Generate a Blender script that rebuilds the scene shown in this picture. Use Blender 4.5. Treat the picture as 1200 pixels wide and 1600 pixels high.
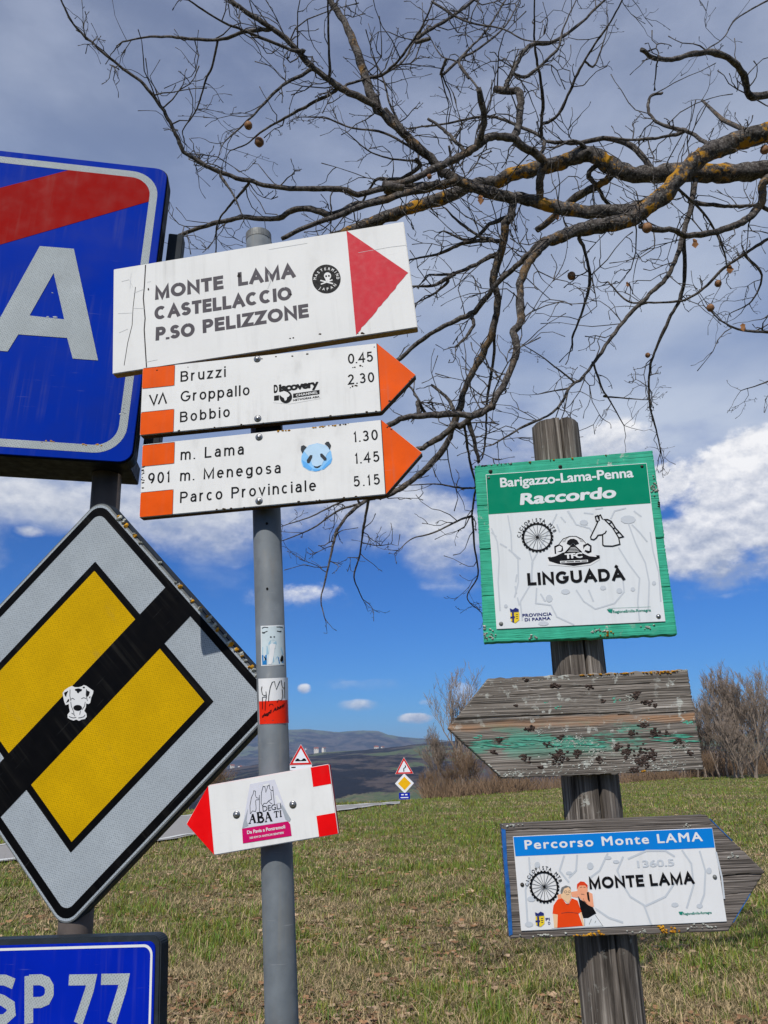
import bpy, bmesh, math, random
import numpy as np
from mathutils import Matrix, Vector, noise

for o in list(bpy.data.objects): bpy.data.objects.remove(o, do_unlink=True)
scene = bpy.context.scene
COL = scene.collection
random.seed(7); RNG = np.random.default_rng(7)
rad = math.radians

# ------------------------------------------------------------------ camera
F, PITCH, ROLL, CAMH = 1205.0, rad(17.9), rad(1.6), 1.6
fw = np.array([0, math.cos(PITCH), math.sin(PITCH)])
up0 = np.array([0, -math.sin(PITCH), math.cos(PITCH)]); r0 = np.array([1.0, 0, 0])
rt = math.cos(ROLL)*r0 - math.sin(ROLL)*up0
up = math.cos(ROLL)*up0 + math.sin(ROLL)*r0
CAM = np.array([0, 0, CAMH])
cd = bpy.data.cameras.new('camera'); cam = bpy.data.objects.new('camera', cd); COL.objects.link(cam)
cd.sensor_fit = 'AUTO'; cd.sensor_width = 36; cd.lens = 36*F/1600
cd.clip_start = 0.05; cd.clip_end = 60000
cam.matrix_world = Matrix(((rt[0], up[0], -fw[0], 0), (rt[1], up[1], -fw[1], 0), (rt[2], up[2], -fw[2], CAMH), (0, 0, 0, 1)))
scene.camera = cam

def ray(x, y): return fw + rt*((x-600)/F) + up*((800-y)/F)      # surveying: direction of a sight line
def at(x, y, d): return CAM + d*ray(x, y)
def ground(x, y):
    d = ray(x, y); return CAM + d*(-CAMH/d[2])

# ------------------------------------------------------------------ world, sun, exposure
SUN_EL, SUN_AZ = rad(45), rad(200)       # azimuth clockwise from +Y: the sun stands behind the camera
world = bpy.data.worlds.new('World'); scene.world = world; world.use_nodes = True
wn, wl = world.node_tree.nodes, world.node_tree.links
wn.clear()
class NT:
    def __init__(s, nodes, links): s.n, s.l = nodes, links
    def put(s, inp, v):
        if hasattr(v, 'is_output'): s.l.new(v, inp)
        elif v is not None: inp.default_value = v
    def m(s, op, a, b=None, c=None, clamp=False):
        n = s.n.new('ShaderNodeMath'); n.operation = op; n.use_clamp = clamp
        for i, v in enumerate((a, b, c)): s.put(n.inputs[i], v) if v is not None else None
        return n.outputs[0]
    def sstep(s, v, lo, hi, a=0.0, b=1.0):
        n = s.n.new('ShaderNodeMapRange'); n.interpolation_type = 'SMOOTHSTEP'
        for i, x in enumerate((v, lo, hi, a, b)): s.put(n.inputs[i], x)
        return n.outputs[0]
    def lin(s, v, lo, hi, a=0.0, b=1.0):
        n = s.n.new('ShaderNodeMapRange')
        for i, x in enumerate((v, lo, hi, a, b)): s.put(n.inputs[i], x)
        return n.outputs[0]
    def noise(s, vec, scale, detail=4, rough=.55, dist=0.0):
        n = s.n.new('ShaderNodeTexNoise'); s.put(n.inputs['Vector'], vec)
        n.inputs['Scale'].default_value = scale; n.inputs['Detail'].default_value = detail
        n.inputs['Roughness'].default_value = rough; n.inputs['Distortion'].default_value = dist
        return n.outputs[0]
    def mix(s, f, a, b, typ='MIX'):
        n = s.n.new('ShaderNodeMix'); n.data_type = 'RGBA'; n.blend_type = typ
        s.put(n.inputs['Factor'], f)
        for k, v in ((6, a), (7, b)):
            if not hasattr(v, 'is_output') and len(v) == 3: v = (*v, 1)
            s.put(n.inputs[k], v)
        return n.outputs[2]
    def map(s, vec, scale=(1, 1, 1), loc=(0, 0, 0), rot=(0, 0, 0)):
        n = s.n.new('ShaderNodeMapping'); s.put(n.inputs[0], vec)
        n.inputs['Location'].default_value = loc; n.inputs['Scale'].default_value = scale; n.inputs['Rotation'].default_value = rot
        return n.outputs[0]
    def coord(s, which='Object'): return s.n.new('ShaderNodeTexCoord').outputs[which]
    def sep(s, v):
        n = s.n.new('ShaderNodeSeparateXYZ'); s.put(n.inputs[0], v); return n.outputs
    def comb(s, x, y, z):
        n = s.n.new('ShaderNodeCombineXYZ')
        for i, v in enumerate((x, y, z)): s.put(n.inputs[i], v)
        return n.outputs[0]
def s2l(r, g, b): return tuple(((c/255)/12.92 if c/255 <= .04045 else ((c/255+.055)/1.055)**2.4) for c in (r, g, b))

W = NT(wn, wl)
wout = wn.new('ShaderNodeOutputWorld'); bg = wn.new('ShaderNodeBackground'); bg.inputs[1].default_value = 0.10
wl.new(bg.outputs[0], wout.inputs[0])
sky = wn.new('ShaderNodeTexSky'); sky.sky_type = 'NISHITA'; sky.sun_disc = False
sky.sun_elevation = SUN_EL; sky.sun_rotation = SUN_AZ; sky.altitude = 700; sky.air_density = 1.0; sky.dust_density = 0.3; sky.ozone_density = 2.5
hs = wn.new('ShaderNodeHueSaturation'); hs.inputs['Saturation'].default_value = 1.2; hs.inputs['Value'].default_value = 1.0
wl.new(sky.outputs[0], hs.inputs['Color'])
gen = W.coord('Generated'); sx, sy, sz = W.sep(gen)
az = W.m('ARCTAN2', sx, sy); el = W.m('ARCSINE', sz)
# broken high cloud sheet over the whole sky, its lower rim at about 13 degrees
zc = W.m('MAXIMUM', sz, .09)
plane = W.comb(W.m('DIVIDE', sx, zc), W.m('DIVIDE', sy, zc), 0.0)
n_big = W.noise(W.map(plane, (1, .8, 1), (3.1, 1.7, 0)), .9, 5, .5)
n_dir = W.noise(W.map(gen, (1, 1, 2.2), (.3, .2, .9)), 5.0, 6, .55)
n_fine = W.noise(W.map(gen, (1, 1, 1.6), (1.3, .2, .4)), 16.0, 7, .6)
veil = W.sstep(W.m('ADD', el, W.m('MULTIPLY', W.m('SUBTRACT', n_dir, .5), .42)), .235, .40)
veil = W.m('MULTIPLY', veil, W.lin(n_big, .30, .62, .70, .96))
veil_col = W.mix(W.sstep(n_big, .38, .62), (3.1, 3.95, 5.8), (5.5, 6.2, 7.5))
veil_col = W.mix(W.sstep(el, .42, 1.0), veil_col, W.mix(W.sstep(n_dir, .35, .65), (1.75, 2.2, 3.5), (3.4, 3.9, 5.3)))
deep = W.mix(1.0, hs.outputs[0], (.17, .53, 1.0), 'MULTIPLY')
colr = W.mix(veil, deep, veil_col)
# cumulus: bearing and height of each bank, radii in radians, weight
def azel(x, y):
    d = ray(x, y); d = d/np.linalg.norm(d); return math.atan2(d[0], d[1]), math.asin(d[2])
wob = W.m('MULTIPLY', W.m('SUBTRACT', n_dir, .5), 2.2)
wob2 = W.m('MULTIPLY', W.m('SUBTRACT', n_fine, .5), 1.1)
dens = hsum = wsum = None
banks = [(1195, 790, 140, 100, 1), (1100, 850, 95, 65, 1), (1040, 760, 60, 45, .7), (880, 720, 130, 50, .7), (700, 835, 85, 68, .9), (560, 805, 150, 66, .8), (330, 830, 140, 46, .75),
         (120, 790, 200, 42, .8), (960, 690, 60, 30, .7), (475, 930, 70, 20, .35),
         (475, 1077, 11, 8, .75), (565, 1102, 34, 10, .6), (650, 1122, 28, 9, .8), (668, 1098, 18, 9, .6), (720, 1085, 30, 22, .7), (590, 1070, 60, 8, .15), (45, 830, 22, 10, .8),
         (-250, 800, 200, 80, .9), (1550, 820, 190, 90, .9), (-800, 850, 260, 80, .9)]
WHITE = {1195: 1, 1100: 1, 1040: 1, 475: .9, 565: .8, 650: 1, 668: 1, 720: .8, 1550: 1, 45: .7, 700: .45, 960: .9}
lsum = None
for (bx, by, rx, ry, wt) in banks:
    a0, e0 = azel(bx, by); ra, re = rx/F*.95, ry/F*.9
    dz = W.m('DIVIDE', W.m('SUBTRACT', el, e0), re)
    q = W.m('ADD', W.m('POWER', W.m('DIVIDE', W.m('SUBTRACT', az, a0), ra), 2.0), W.m('POWER', dz, 2.0))
    v = W.m('MULTIPLY', W.m('SUBTRACT', 1.0, W.m('MULTIPLY', q, .6)), wt)
    vp = W.m('ADD', W.m('MAXIMUM', v, 0.0), .0005); hv = W.m('MULTIPLY', vp, W.m('MAXIMUM', W.m('MINIMUM', dz, 1.5), -1.5))
    dens = v if dens is None else W.m('MAXIMUM', dens, v)
    lv = W.m('MULTIPLY', vp, WHITE.get(bx, .25)); lsum = lv if lsum is None else W.m('ADD', lsum, lv)
    hsum = hv if hsum is None else W.m('ADD', hsum, hv); wsum = vp if wsum is None else W.m('ADD', wsum, vp)
n_puff = W.noise(W.map(gen, (1, 1, 1.3), (2.3, .7, .1)), 34.0, 8, .62)
dn = W.m('ADD', W.m('MAXIMUM', dens, -1.5), W.m('ADD', W.m('ADD', W.m('MULTIPLY', wob, .8), wob2), W.m('MULTIPLY', W.m('SUBTRACT', n_puff, .5), .55)))
top_side = W.m('DIVIDE', hsum, wsum)
crisp = W.m('DIVIDE', lsum, wsum)
cum = W.sstep(dn, W.lin(crisp, .2, 1.0, -.15, .12), W.m('ADD', W.lin(top_side, -1.0, 1.0, .85, .40), W.lin(crisp, .2, 1.0, .55, 0.0)))
n_sh = W.noise(W.map(gen, (1, 1, 1.6), (1.3, .2, .385)), 16.0, 7, .6)   # the same billows sampled a little lower: relief
n_p2 = W.noise(W.map(gen, (1, 1, 1.3), (2.3, .7, .09)), 34.0, 8, .62)
shade = W.lin(W.m('ADD', W.m('ADD', W.m('MULTIPLY', W.m('SUBTRACT', n_fine, n_sh), 2.0), W.m('MULTIPLY', W.m('SUBTRACT', n_puff, n_p2), 1.0)), W.m('ADD', W.m('MULTIPLY', top_side, .34), W.m('MULTIPLY', wob, .18))), -.42, .40)
cum_col = W.mix(shade, (4.1, 4.6, 5.8), W.mix(crisp, (6.6, 6.9, 7.6), (10.2, 10.1, 10.1)))
colr = W.mix(W.m('MULTIPLY', cum, .95), colr, cum_col)
wl.new(colr, bg.inputs[0])

sl = bpy.data.lights.new('sun', 'SUN'); sun = bpy.data.objects.new('sun', sl); COL.objects.link(sun)
sl.energy = 4.0; sl.angle = rad(0.53); sl.color = (1, .96, .9)
sd = Vector((math.sin(SUN_AZ)*math.cos(SUN_EL), math.cos(SUN_AZ)*math.cos(SUN_EL), math.sin(SUN_EL)))
sun.rotation_euler = sd.to_track_quat('Z', 'Y').to_euler()
scene.view_settings.view_transform = 'Standard'; scene.view_settings.look = 'None'
scene.view_settings.exposure = 0.0; scene.view_settings.gamma = 1; scene.view_settings.use_curve_mapping = False
try:
    scene.cycles.volume_step_rate = 5; scene.cycles.volume_bounces = 0
except Exception: pass

# ------------------------------------------------------------------ object helpers
def link(name, me, mt=None, parent=None):
    o = bpy.data.objects.new(name, me); COL.objects.link(o)
    if mt is not None and me is not None: me.materials.append(mt)
    if parent is not None: o.parent = parent
    return o
def tag(o, label=None, cat=None, group=None, kind=None):
    if label: o['label'] = label
    if cat: o['category'] = cat
    if group: o['group'] = group
    if kind: o['kind'] = kind
    return o
def empty(name, loc=(0, 0, 0)):
    o = bpy.data.objects.new(name, None); COL.objects.link(o); o.location = loc; o.empty_display_size = .05; return o
def mesh(name, v, f, smooth=False):
    me = bpy.data.meshes.new(name); me.from_pydata([tuple(map(float, p)) for p in v], [], [tuple(q) for q in f]); me.validate(); me.update()
    if smooth: me.polygons.foreach_set('use_smooth', [True]*len(me.polygons))
    return me

# ------------------------------------------------------------------ materials
MATS = {}
GRIMY = {'blue_film': .16, 'blue_plate_film': .12, 'dark_red_film': .14, 'white_paint': .22, 'white_painted_wood': .18, 'orange_paint': .2, 'galvanised_steel': .5, 'plate_white': .10, 'plate_white_cool': .10, 'black_film': .10}
def newmat(name):
    m = bpy.data.materials.new(name); m.use_nodes = True; n = m.node_tree.nodes; b = n['Principled BSDF']; MATS[name] = m
    return m, NT(n, m.node_tree.links), b
def paint(name, rgb, rough=.5, var=.08, scale=30, dirt=0.0, spec=.07, metal=0.0, bump=0.0):
    m, T, b = newmat(name); c = s2l(*rgb); co = T.coord()
    n1 = T.noise(co, scale, 5, .6)
    lo = tuple(x*(1-var) for x in c); hi = tuple(min(1, x*(1+var)) for x in c)
    out = T.mix(T.lin(n1, .3, .7), lo, hi)
    if dirt:
        n2 = T.noise(T.map(co, (1, 1, .35)), scale*1.3, 8, .68)
        out = T.mix(T.m('MULTIPLY', T.sstep(n2, .52, .8), dirt), out, tuple(x*.35 for x in (.5, .45, .38)))
    if name in GRIMY:      # rain-washed dust runs and faint scuffs
        ru = T.noise(T.map(co, (70, 70, 2.2), (scale, 1, 3)), 1, 4, .6); bl = T.noise(T.map(co, (1, 1, 1), (2, scale, 5)), 6, 3); sc = T.noise(T.map(co, (9, 9, 260), (1, 2, scale), (0, .5, 0)), 1, 3, .7)
        out = T.mix(T.m('MULTIPLY', T.m('MULTIPLY', T.sstep(ru, .48, .72), T.sstep(bl, .40, .65)), GRIMY[name]), out, (.20, .19, .16))
        out = T.mix(T.m('MULTIPLY', T.sstep(sc, .66, .72), GRIMY[name]*.8), out, (.36, .36, .36))
    T.put(b.inputs['Base Color'], out); T.put(b.inputs['Roughness'], T.lin(T.noise(co, scale*2, 3), .3, .7, rough*.8, min(1, rough*1.25)))
    b.inputs['Specular IOR Level'].default_value = spec; b.inputs['Metallic'].default_value = metal
    if bump:
        bp = T.n.new('ShaderNodeBump'); bp.inputs['Strength'].default_value = bump; bp.inputs['Distance'].default_value = .002
        T.put(bp.inputs['Height'], n1); T.l.new(bp.outputs[0], b.inputs['Normal'])
    return m
def retro(name, rgb, pitch=.0042, depth=.32, rough=.3):
    m, T, b = newmat(name); c = s2l(*rgb); co = T.coord()
    v = T.n.new('ShaderNodeTexVoronoi'); v.feature = 'F1'; v.inputs['Randomness'].default_value = .25
    T.put(v.inputs['Vector'], T.map(co, (1, 0.001, 1), (0, 0, 0), (0, .6, 0))); v.inputs['Scale'].default_value = 1/pitch
    f = T.sstep(v.outputs['Distance'], .12, .5)
    n = T.noise(co, 14, 4)
    base = T.mix(T.lin(n, .3, .7), tuple(x*.9 for x in c), tuple(min(1, x*1.08) for x in c))
    col = T.mix(f, tuple(x*(1-depth) for x in c), base)
    n2 = T.noise(T.map(co, (1, 1, .3)), 22, 8, .7)
    col = T.mix(T.m('MULTIPLY', T.sstep(n2, .6, .82), .35), col, (.12, .11, .08))
    T.put(b.inputs['Base Color'], col); b.inputs['Roughness'].default_value = .6; b.inputs['Specular IOR Level'].default_value = .07
    return m
def weathered(name, dark=(.045, .036, .03), mid=(.20, .165, .135), light=(.42, .37, .32), along='x', paintc=None, paint_amt=.5, warm=None, lichen=.25, seed=0.0):
    m, T, b = newmat(name); co = T.coord()
    sc = (2.2, 60, 190) if along == 'x' else (60, 60, 2.4)
    sc2 = (5, 120, 560) if along == 'x' else (190, 190, 6)
    g1 = T.noise(T.map(co, sc, (seed, seed*2, seed*3)), 1, 7, .68, 1.5); g2 = T.noise(T.map(co, sc2, (seed, 0, 1)), 1, 4, .6)
    big = T.noise(T.map(co, (1, 1, 1), (seed, 2, 3)), 14, 4)
    c = T.mix(T.sstep(g1, .33, .62), dark, mid)
    c = T.mix(T.m('MULTIPLY', T.sstep(g2, .48, .72), T.lin(big, .35, .65, .35, 1)), c, light)
    c = T.mix(T.m('MULTIPLY', T.sstep(g2, .32, .43, 1, 0), .75), c, dark)
    if warm:
        x, y, z = T.sep(co)
        wz = T.m('ADD', z, T.m('MULTIPLY', T.m('SUBTRACT', T.noise(T.map(co, (12, 1, 20)), 1, 3), .5), .02))
        wf = T.m('MULTIPLY', T.m('SUBTRACT', 1.0, T.sstep(T.m('ABSOLUTE', T.m('SUBTRACT', wz, warm[0])), warm[1]*.3, warm[1])), T.lin(T.noise(T.map(co, (9, 1, 60)), 1, 3), .3, .6, .2, 1))
        c = T.mix(wf, c, T.mix(g1, (.20, .095, .045), (.44, .27, .16)))
    pm = None
    if paintc:
        pn = T.noise(T.map(co, (14, 14, 60), (seed, 5, 9)), 1, 7, .7); pn2 = T.noise(T.map(co, (5, 5, 9), (seed+4, 1, 2)), 1, 3)
        v = T.m('ADD', T.m('MULTIPLY', pn, .6), T.m('MULTIPLY', pn2, .4))
        pm = T.sstep(T.m('ADD', v, T.m('MULTIPLY', g2, .22)), .72-paint_amt*.35, .76-paint_amt*.35)
        if warm and len(warm) > 2:
            x, y, z = T.sep(co)
            band = T.m('SUBTRACT', 1.0, T.sstep(T.m('ABSOLUTE', T.m('SUBTRACT', z, warm[2])), .006, .034))
            pm = T.m('MULTIPLY', T.m('MULTIPLY', pm, band), .8)
        pc = T.mix(T.lin(T.noise(co, 40, 5), .3, .7), tuple(k*.72 for k in paintc), paintc)
        c = T.mix(pm, c, pc)
    if lichen:
        ln = T.noise(T.map(co, (1, 1, 1), (seed+7, 0, 0)), 60, 6, .65); lb = T.noise(T.map(co, (1, 1, 1), (seed+2, 3, 1)), 9, 2)
        lm = T.m('MULTIPLY', T.sstep(ln, .56, .62), T.sstep(lb, .62-lichen*.4, .70-lichen*.3))
        c = T.mix(T.m('MULTIPLY', lm, .8), c, (.46, .47, .42))
    T.put(b.inputs['Base Color'], c); b.inputs['Roughness'].default_value = .85; b.inputs['Specular IOR Level'].default_value = .2
    bp = T.n.new('ShaderNodeBump'); bp.inputs['Strength'].default_value = .6; bp.inputs['Distance'].default_value = .0018
    T.put(bp.inputs['Height'], T.m('ADD', T.m('MULTIPLY', g2, .6), g1)); T.l.new(bp.outputs[0], b.inputs['Normal'])
    return m
def grown(name, a, b_, c_=None, scale=120, thr=.55, rough=.95):
    m, T, b = newmat(name); co = T.coord(); n = T.noise(co, scale, 5, .6)
    col = T.mix(T.sstep(n, .35, .65), a, b_)
    if c_: col = T.mix(T.sstep(T.noise(co, scale*.35, 4), thr, thr+.1), col, c_)
    T.put(b.inputs['Base Color'], col); b.inputs['Roughness'].default_value = rough; b.inputs['Specular IOR Level'].default_value = .15
    return m

M_white = paint('white_paint', (224, 223, 219), .5, .04, 18, .22)
M_whitewood = paint('white_painted_wood', (222, 221, 217), .55, .045, 12, .14)
M_edgewood = paint('bare_wood_edge', (158, 128, 92), .8, .3, 160, 0)
M_darkedge = paint('dirty_board_edge', (74, 60, 48), .85, .5, 120, 0)
M_grey_ink = paint('faded_grey_letters', (86, 82, 86), .55, .2, 90)
M_black_ink = paint('black_letters', (22, 22, 24), .5, .3, 90)
M_black = paint('black_film', (7, 7, 9), .55, .2, 20)
M_orange = paint('orange_paint', (226, 84, 6), .45, .10, 25, .10)
M_red = paint('red_film', (228, 12, 16), .4, .08, 30, .05)
M_fadedred = paint('faded_red_paint', (196, 52, 62), .5, .06, 40, .08)
M_crack = paint('crack', (54, 50, 48), .9, .3, 60)
M_hair = paint('hairline', (196, 197, 197), .8, .1, 60)
M_steel = paint('galvanised_steel', (106, 112, 116), .65, .22, 22, .45, .3, .1, .15)
M_steel2 = paint('old_brown_steel', (98, 88, 82), .7, .3, 24, .5, .4, .2, .3)
M_screw = paint('screw_steel', (150, 150, 150), .35, .2, 200, 0, .5, .9)
M_screw_dark = paint('screw_dark', (70, 66, 62), .5, .3, 200, 0, .5, .7)
M_hole = paint('hole_dark', (18, 16, 15), .9, .1, 50)
M_sheet = retro('retro_white', (166, 174, 180), .0037, .40)
M_sheet2 = retro('retro_white_letter', (170, 177, 178), .0040, .38)
M_yellow = retro('retro_yellow', (204, 162, 4), .0037, .36)
M_blue = paint('blue_film', (0, 44, 156), .62, .12, 5, .02, .03)
M_blue2 = paint('blue_plate_film', (2, 34, 166), .55, .10, 6, .0, .04)
M_redfilm = paint('dark_red_film', (146, 14, 10), .6, .06, 12, .0, .04)
M_frame = paint('dark_frame', (44, 50, 56), .5, .2, 30, .2)
M_framebk = paint('black_frame', (22, 24, 28), .5, .25, 30, .1)
M_alu = paint('weathered_alu', (120, 122, 120), .6, .3, 60, .4, .4, .3)
M_lamawhite = paint('plate_white', (220, 220, 219), .4, .02, 15, .03)
M_platewhite = paint('plate_white_cool', (214, 217, 218), .4, .02, 15, .03)
M_platewhite.name = 'plate_white_cool'
M_green = paint('plate_green', (6, 128, 96), .3, .05, 20, .03)
M_headblue = paint('plate_blue', (14, 122, 204), .3, .04, 20, .03)
M_mapgrey = paint('map_grey', (190, 195, 200), .35, .03, 20)
M_navy = paint('navy_print', (40, 48, 110), .4, .1, 50)
M_yprint = paint('yellow_print', (226, 196, 50), .4, .1, 50)
M_gprint = paint('green_print', (30, 130, 110), .4, .1, 50)
M_pandapale = paint('panda_pale', (184, 212, 232), .4, .05, 60)
M_pandamid = paint('panda_mid', (138, 194, 236), .4, .06, 60)
M_pandablue = paint('panda_blue', (98, 172, 232), .4, .06, 60)
M_charcoal = paint('charcoal_print', (58, 62, 66), .5, .15, 90)
M_magenta = paint('magenta_print', (196, 20, 96), .35, .06, 60)
M_clear = paint('clear_film', (206, 206, 214), .25, .03, 40)
M_cleargrey = paint('film_tape_grey', (160, 166, 172), .3, .06, 80)
M_stickerred = paint('sticker_red', (222, 44, 20), .35, .05, 60)
M_paleface = paint('sticker_pale', (196, 208, 210), .4, .06, 90)
M_palemid = paint('sticker_pale_blue', (150, 184, 200), .4, .06, 90)
M_stblue = paint('sticker_blue', (40, 120, 180), .4, .1, 90)
M_shirt = paint('print_orange_red', (224, 70, 24), .4, .05, 60)
M_skin = paint('print_skin', (228, 190, 150), .4, .04, 60)
M_skin2 = paint('print_skin_pink', (232, 160, 124), .4, .04, 60)
M_hairred = paint('print_red_hair', (214, 66, 34), .4, .08, 60)
M_hairgrey = paint('print_grey_hair', (120, 120, 118), .4, .15, 90)
M_bluepaint = paint('blue_edge_paint', (38, 92, 156), .8, .35, 90, .6)
M_wood_arrow = weathered('weathered_wood', (.032, .027, .022), (.225, .195, .165), (.49, .45, .40), 'x', (.10, .36, .255), .27, (.004, .009, -.024), .45, 1.0)
M_wood_lama = weathered('weathered_wood_arrow', (.045, .037, .032), (.18, .155, .135), (.40, .36, .325), 'x', None, 0, None, .12, 4.0)
M_wood_green = weathered('green_painted_wood', (.05, .05, .035), (.17, .14, .10), (.30, .28, .2), 'x', (.05, .43, .27), .86, None, .18, 6.0)
M_post = weathered('split_log', (.032, .026, .021), (.145, .122, .102), (.36, .32, .275), 'z', None, 0, None, .08, 9.0)
M_lichen_w = grown('pale_lichen', (.30, .31, .27), (.52, .53, .48))
M_lichen_o = grown('orange_lichen', (.42, .19, .015), (.62, .33, .03))
M_lichen_d = grown('dark_lichen', (.030, .020, .016), (.085, .060, .050))

# ------------------------------------------------------------------ sign boards: real planes in space, set out by survey
POSE = {  # yaw, lean, roll (degrees), centre x y z (m), width, height (m)
  'white': (353.64, .08, 355.75, -.2166, 1.2167, 2.4118, .5568, .2244),
  'or1': (354.42, .02, 358.18, -.2113, 1.2031, 2.2182, .4201, .1310),
  'or2': (353.65, 0, 358.20, -.2056, 1.2072, 2.0723, .4169, .1335),
  'rw': (354.08, 0, 352.05, -.1768, 1.2151, 1.5371, .1854, .0981),
  'diam': (346.80, 4.44, 317.59, -.5750, 1.4856, 1.7225, .5595, .5595),
  'green': (349.43, .05, .61, .3252, 1.3104, 1.9525, .3184, .3272),
  'wood': (.08, 0, 358.98, .3360, 1.3098, 1.6502, .3291, .1584),
  'lama': (.17, 0, 359.74, .3360, 1.3098, 1.4209, .3276, .1610),
  'blueA': (8.52, .49, 2.47, -.7675, 1.4236, 2.5729, .5512, .7397),
  'sp': (348.0, 0, 357.71, -.5687, 1.4865, 1.2123, .3627, .2245)}
def rotm(yaw, lean, rl):
    return np.array(Matrix.Rotation(rad(yaw), 3, 'Z') @ Matrix.Rotation(rad(lean), 3, 'X') @ Matrix.Rotation(rad(rl), 3, 'Y'))
class Board:
    def __init__(s, key, name, label, cat, group=None):
        y, l, r, cx, cy, cz, s.w, s.h = POSE[key]
        s.M = rotm(y, l, r); s.c = np.array([cx, cy, cz])
        s.root = empty(name); s.root.matrix_world = Matrix.Translation(Vector(s.c)) @ Matrix([list(q) for q in s.M]).to_4x4()
        tag(s.root, label, cat, group); s.outline = [(-s.w/2, s.h/2), (s.w/2, s.h/2), (s.w/2, -s.h/2), (-s.w/2, -s.h/2)]
    def loc(s, x, y):
        d = ray(x, y); n = s.M[:, 1]; t = ((s.c-CAM) @ n)/(d @ n); p = s.M.T @ (CAM+t*d-s.c); return (p[0], p[2])
    def pts(s, px): return [s.loc(*p) for p in px]
    def rise(s, p, dy): return float(np.linalg.norm(np.array(s.loc(p[0], p[1]-dy))-np.array(s.loc(*p))))
    def px(s):    # metres on the board for one picture pixel near its centre
        return float(np.linalg.norm(s.c-CAM))/F*.97
    def slab(s, name, uv, t, mt, y0=0.0, bev=.0012, parent=None, edge=None):
        bm = bmesh.new(); fr = [bm.verts.new((u, y0, v)) for u, v in uv]; f = bm.faces.new(fr)
        f.normal_update()
        if f.normal.y > 0: f.normal_flip()
        r = bmesh.ops.extrude_face_region(bm, geom=[f]); bmesh.ops.translate(bm, vec=(0, t, 0), verts=[e for e in r['geom'] if isinstance(e, bmesh.types.BMVert)])
        bmesh.ops.recalc_face_normals(bm, faces=bm.faces)
        if bev: bmesh.ops.bevel(bm, geom=[e for e in bm.edges], offset=bev, segments=2, affect='EDGES', clamp_overlap=True)
        me = bpy.data.meshes.new(name); bm.to_mesh(me); bm.free()
        o = link(name, me, mt, parent or s.root)
        if edge is not None:
            me.materials.append(edge)
            for p in me.polygons:
                if p.normal.y > -.5: p.material_index = 1
        return o
    def film(s, name, polys, mt, lift, parent=None):   # flat print or film: polygons in board metres, lifted off the face
        v, f = [], []
        for i, uv in enumerate(polys):
            a = sum(uv[k][0]*uv[(k+1) % len(uv)][1]-uv[(k+1) % len(uv)][0]*uv[k][1] for k in range(len(uv)))
            if a < 0: uv = uv[::-1]
            b0 = len(v); v += [(u, -lift-i*2e-6, w) for u, w in uv]; f.append(range(b0, b0+len(uv)))
        o = link(name, mesh(name, v, f), mt, parent or s.root)
        if len(polys) > 1: o['kind'] = 'stuff'
        return o
    def filmpx(s, name, polys, mt, lift, parent=None): return s.film(name, [s.pts(p) for p in polys], mt, lift, parent)
    def strokes(s, name, lines, width, mt, lift, parent=None, closed=False):    # lines in board metres
        v, f = [], []
        for i, ln in enumerate(lines):
            wd = width[i] if isinstance(width, (list, tuple)) else width
            P = np.array(ln, float); n = len(P); z = -lift-(i % 12)*1.5e-5
            for k in range(n):
                if closed: a, b = P[k-1], P[(k+1) % n]
                else: a, b = P[max(k-1, 0)], P[min(k+1, n-1)]
                d1 = P[k]-a; d2 = b-P[k]
                l1, l2 = np.linalg.norm(d1), np.linalg.norm(d2)
                d1 = d1/l1 if l1 > 1e-9 else d2/max(l2, 1e-9); d2 = d2/l2 if l2 > 1e-9 else d1
                t = d1+d2; t = t/max(np.linalg.norm(t), 1e-6); nn = np.array([-t[1], t[0]])
                cs = max(.45, nn @ np.array([-d1[1], d1[0]])); nn = nn*wd/2/cs
                v += [(P[k][0]+nn[0], z, P[k][1]+nn[1]), (P[k][0]-nn[0], z, P[k][1]-nn[1])]
            b0 = len(v)-2*n
            for k in range(n if closed else n-1):
                q = (k+1) % n; f.append((b0+2*k, b0+2*k+1, b0+2*q+1, b0+2*q))
        o = link(name, mesh(name, v, f), mt, parent or s.root)
        if len(lines) > 1: o['kind'] = 'stuff'
        return o
    def strokespx(s, name, lines, wpx, mt, lift, parent=None, closed=False):
        k = s.px(); w = [x*k for x in wpx] if isinstance(wpx, (list, tuple)) else wpx*k
        return s.strokes(name, [s.pts(l) for l in lines], w, mt, lift, parent, closed)
    def text(s, name, items, mt, lift, bold=0.0, shear=0.0, space=1.0, parent=None):
        # items: (string, baseline start px, baseline end px, capital height px); one object for each line
        for (body, a, b, cap) in items:
            V = []
            vs, fs, h = glyphs(body, bold, space); n1 = STEP.get((body, bold, space), len(vs)); a2 = np.array(s.loc(*a)); b2 = np.array(s.loc(*b)); d = b2-a2; L = np.linalg.norm(d); d /= L; nn = np.array([-d[1], d[0]])
            x0, x1 = vs[:, 0].min(), vs[:, 0].max(); kx = L/(x1-x0); ky = s.rise(a, cap)/h
            for i, (x, y) in enumerate(vs):
                q = a2 + d*((x-x0)*kx + shear*y*ky) + nn*(y*ky); V.append((q[0], -lift-(i//n1)*6e-6, q[1]))
            o = link(name, mesh(name, V, fs), mt, parent or s.root)
        return o
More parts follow.
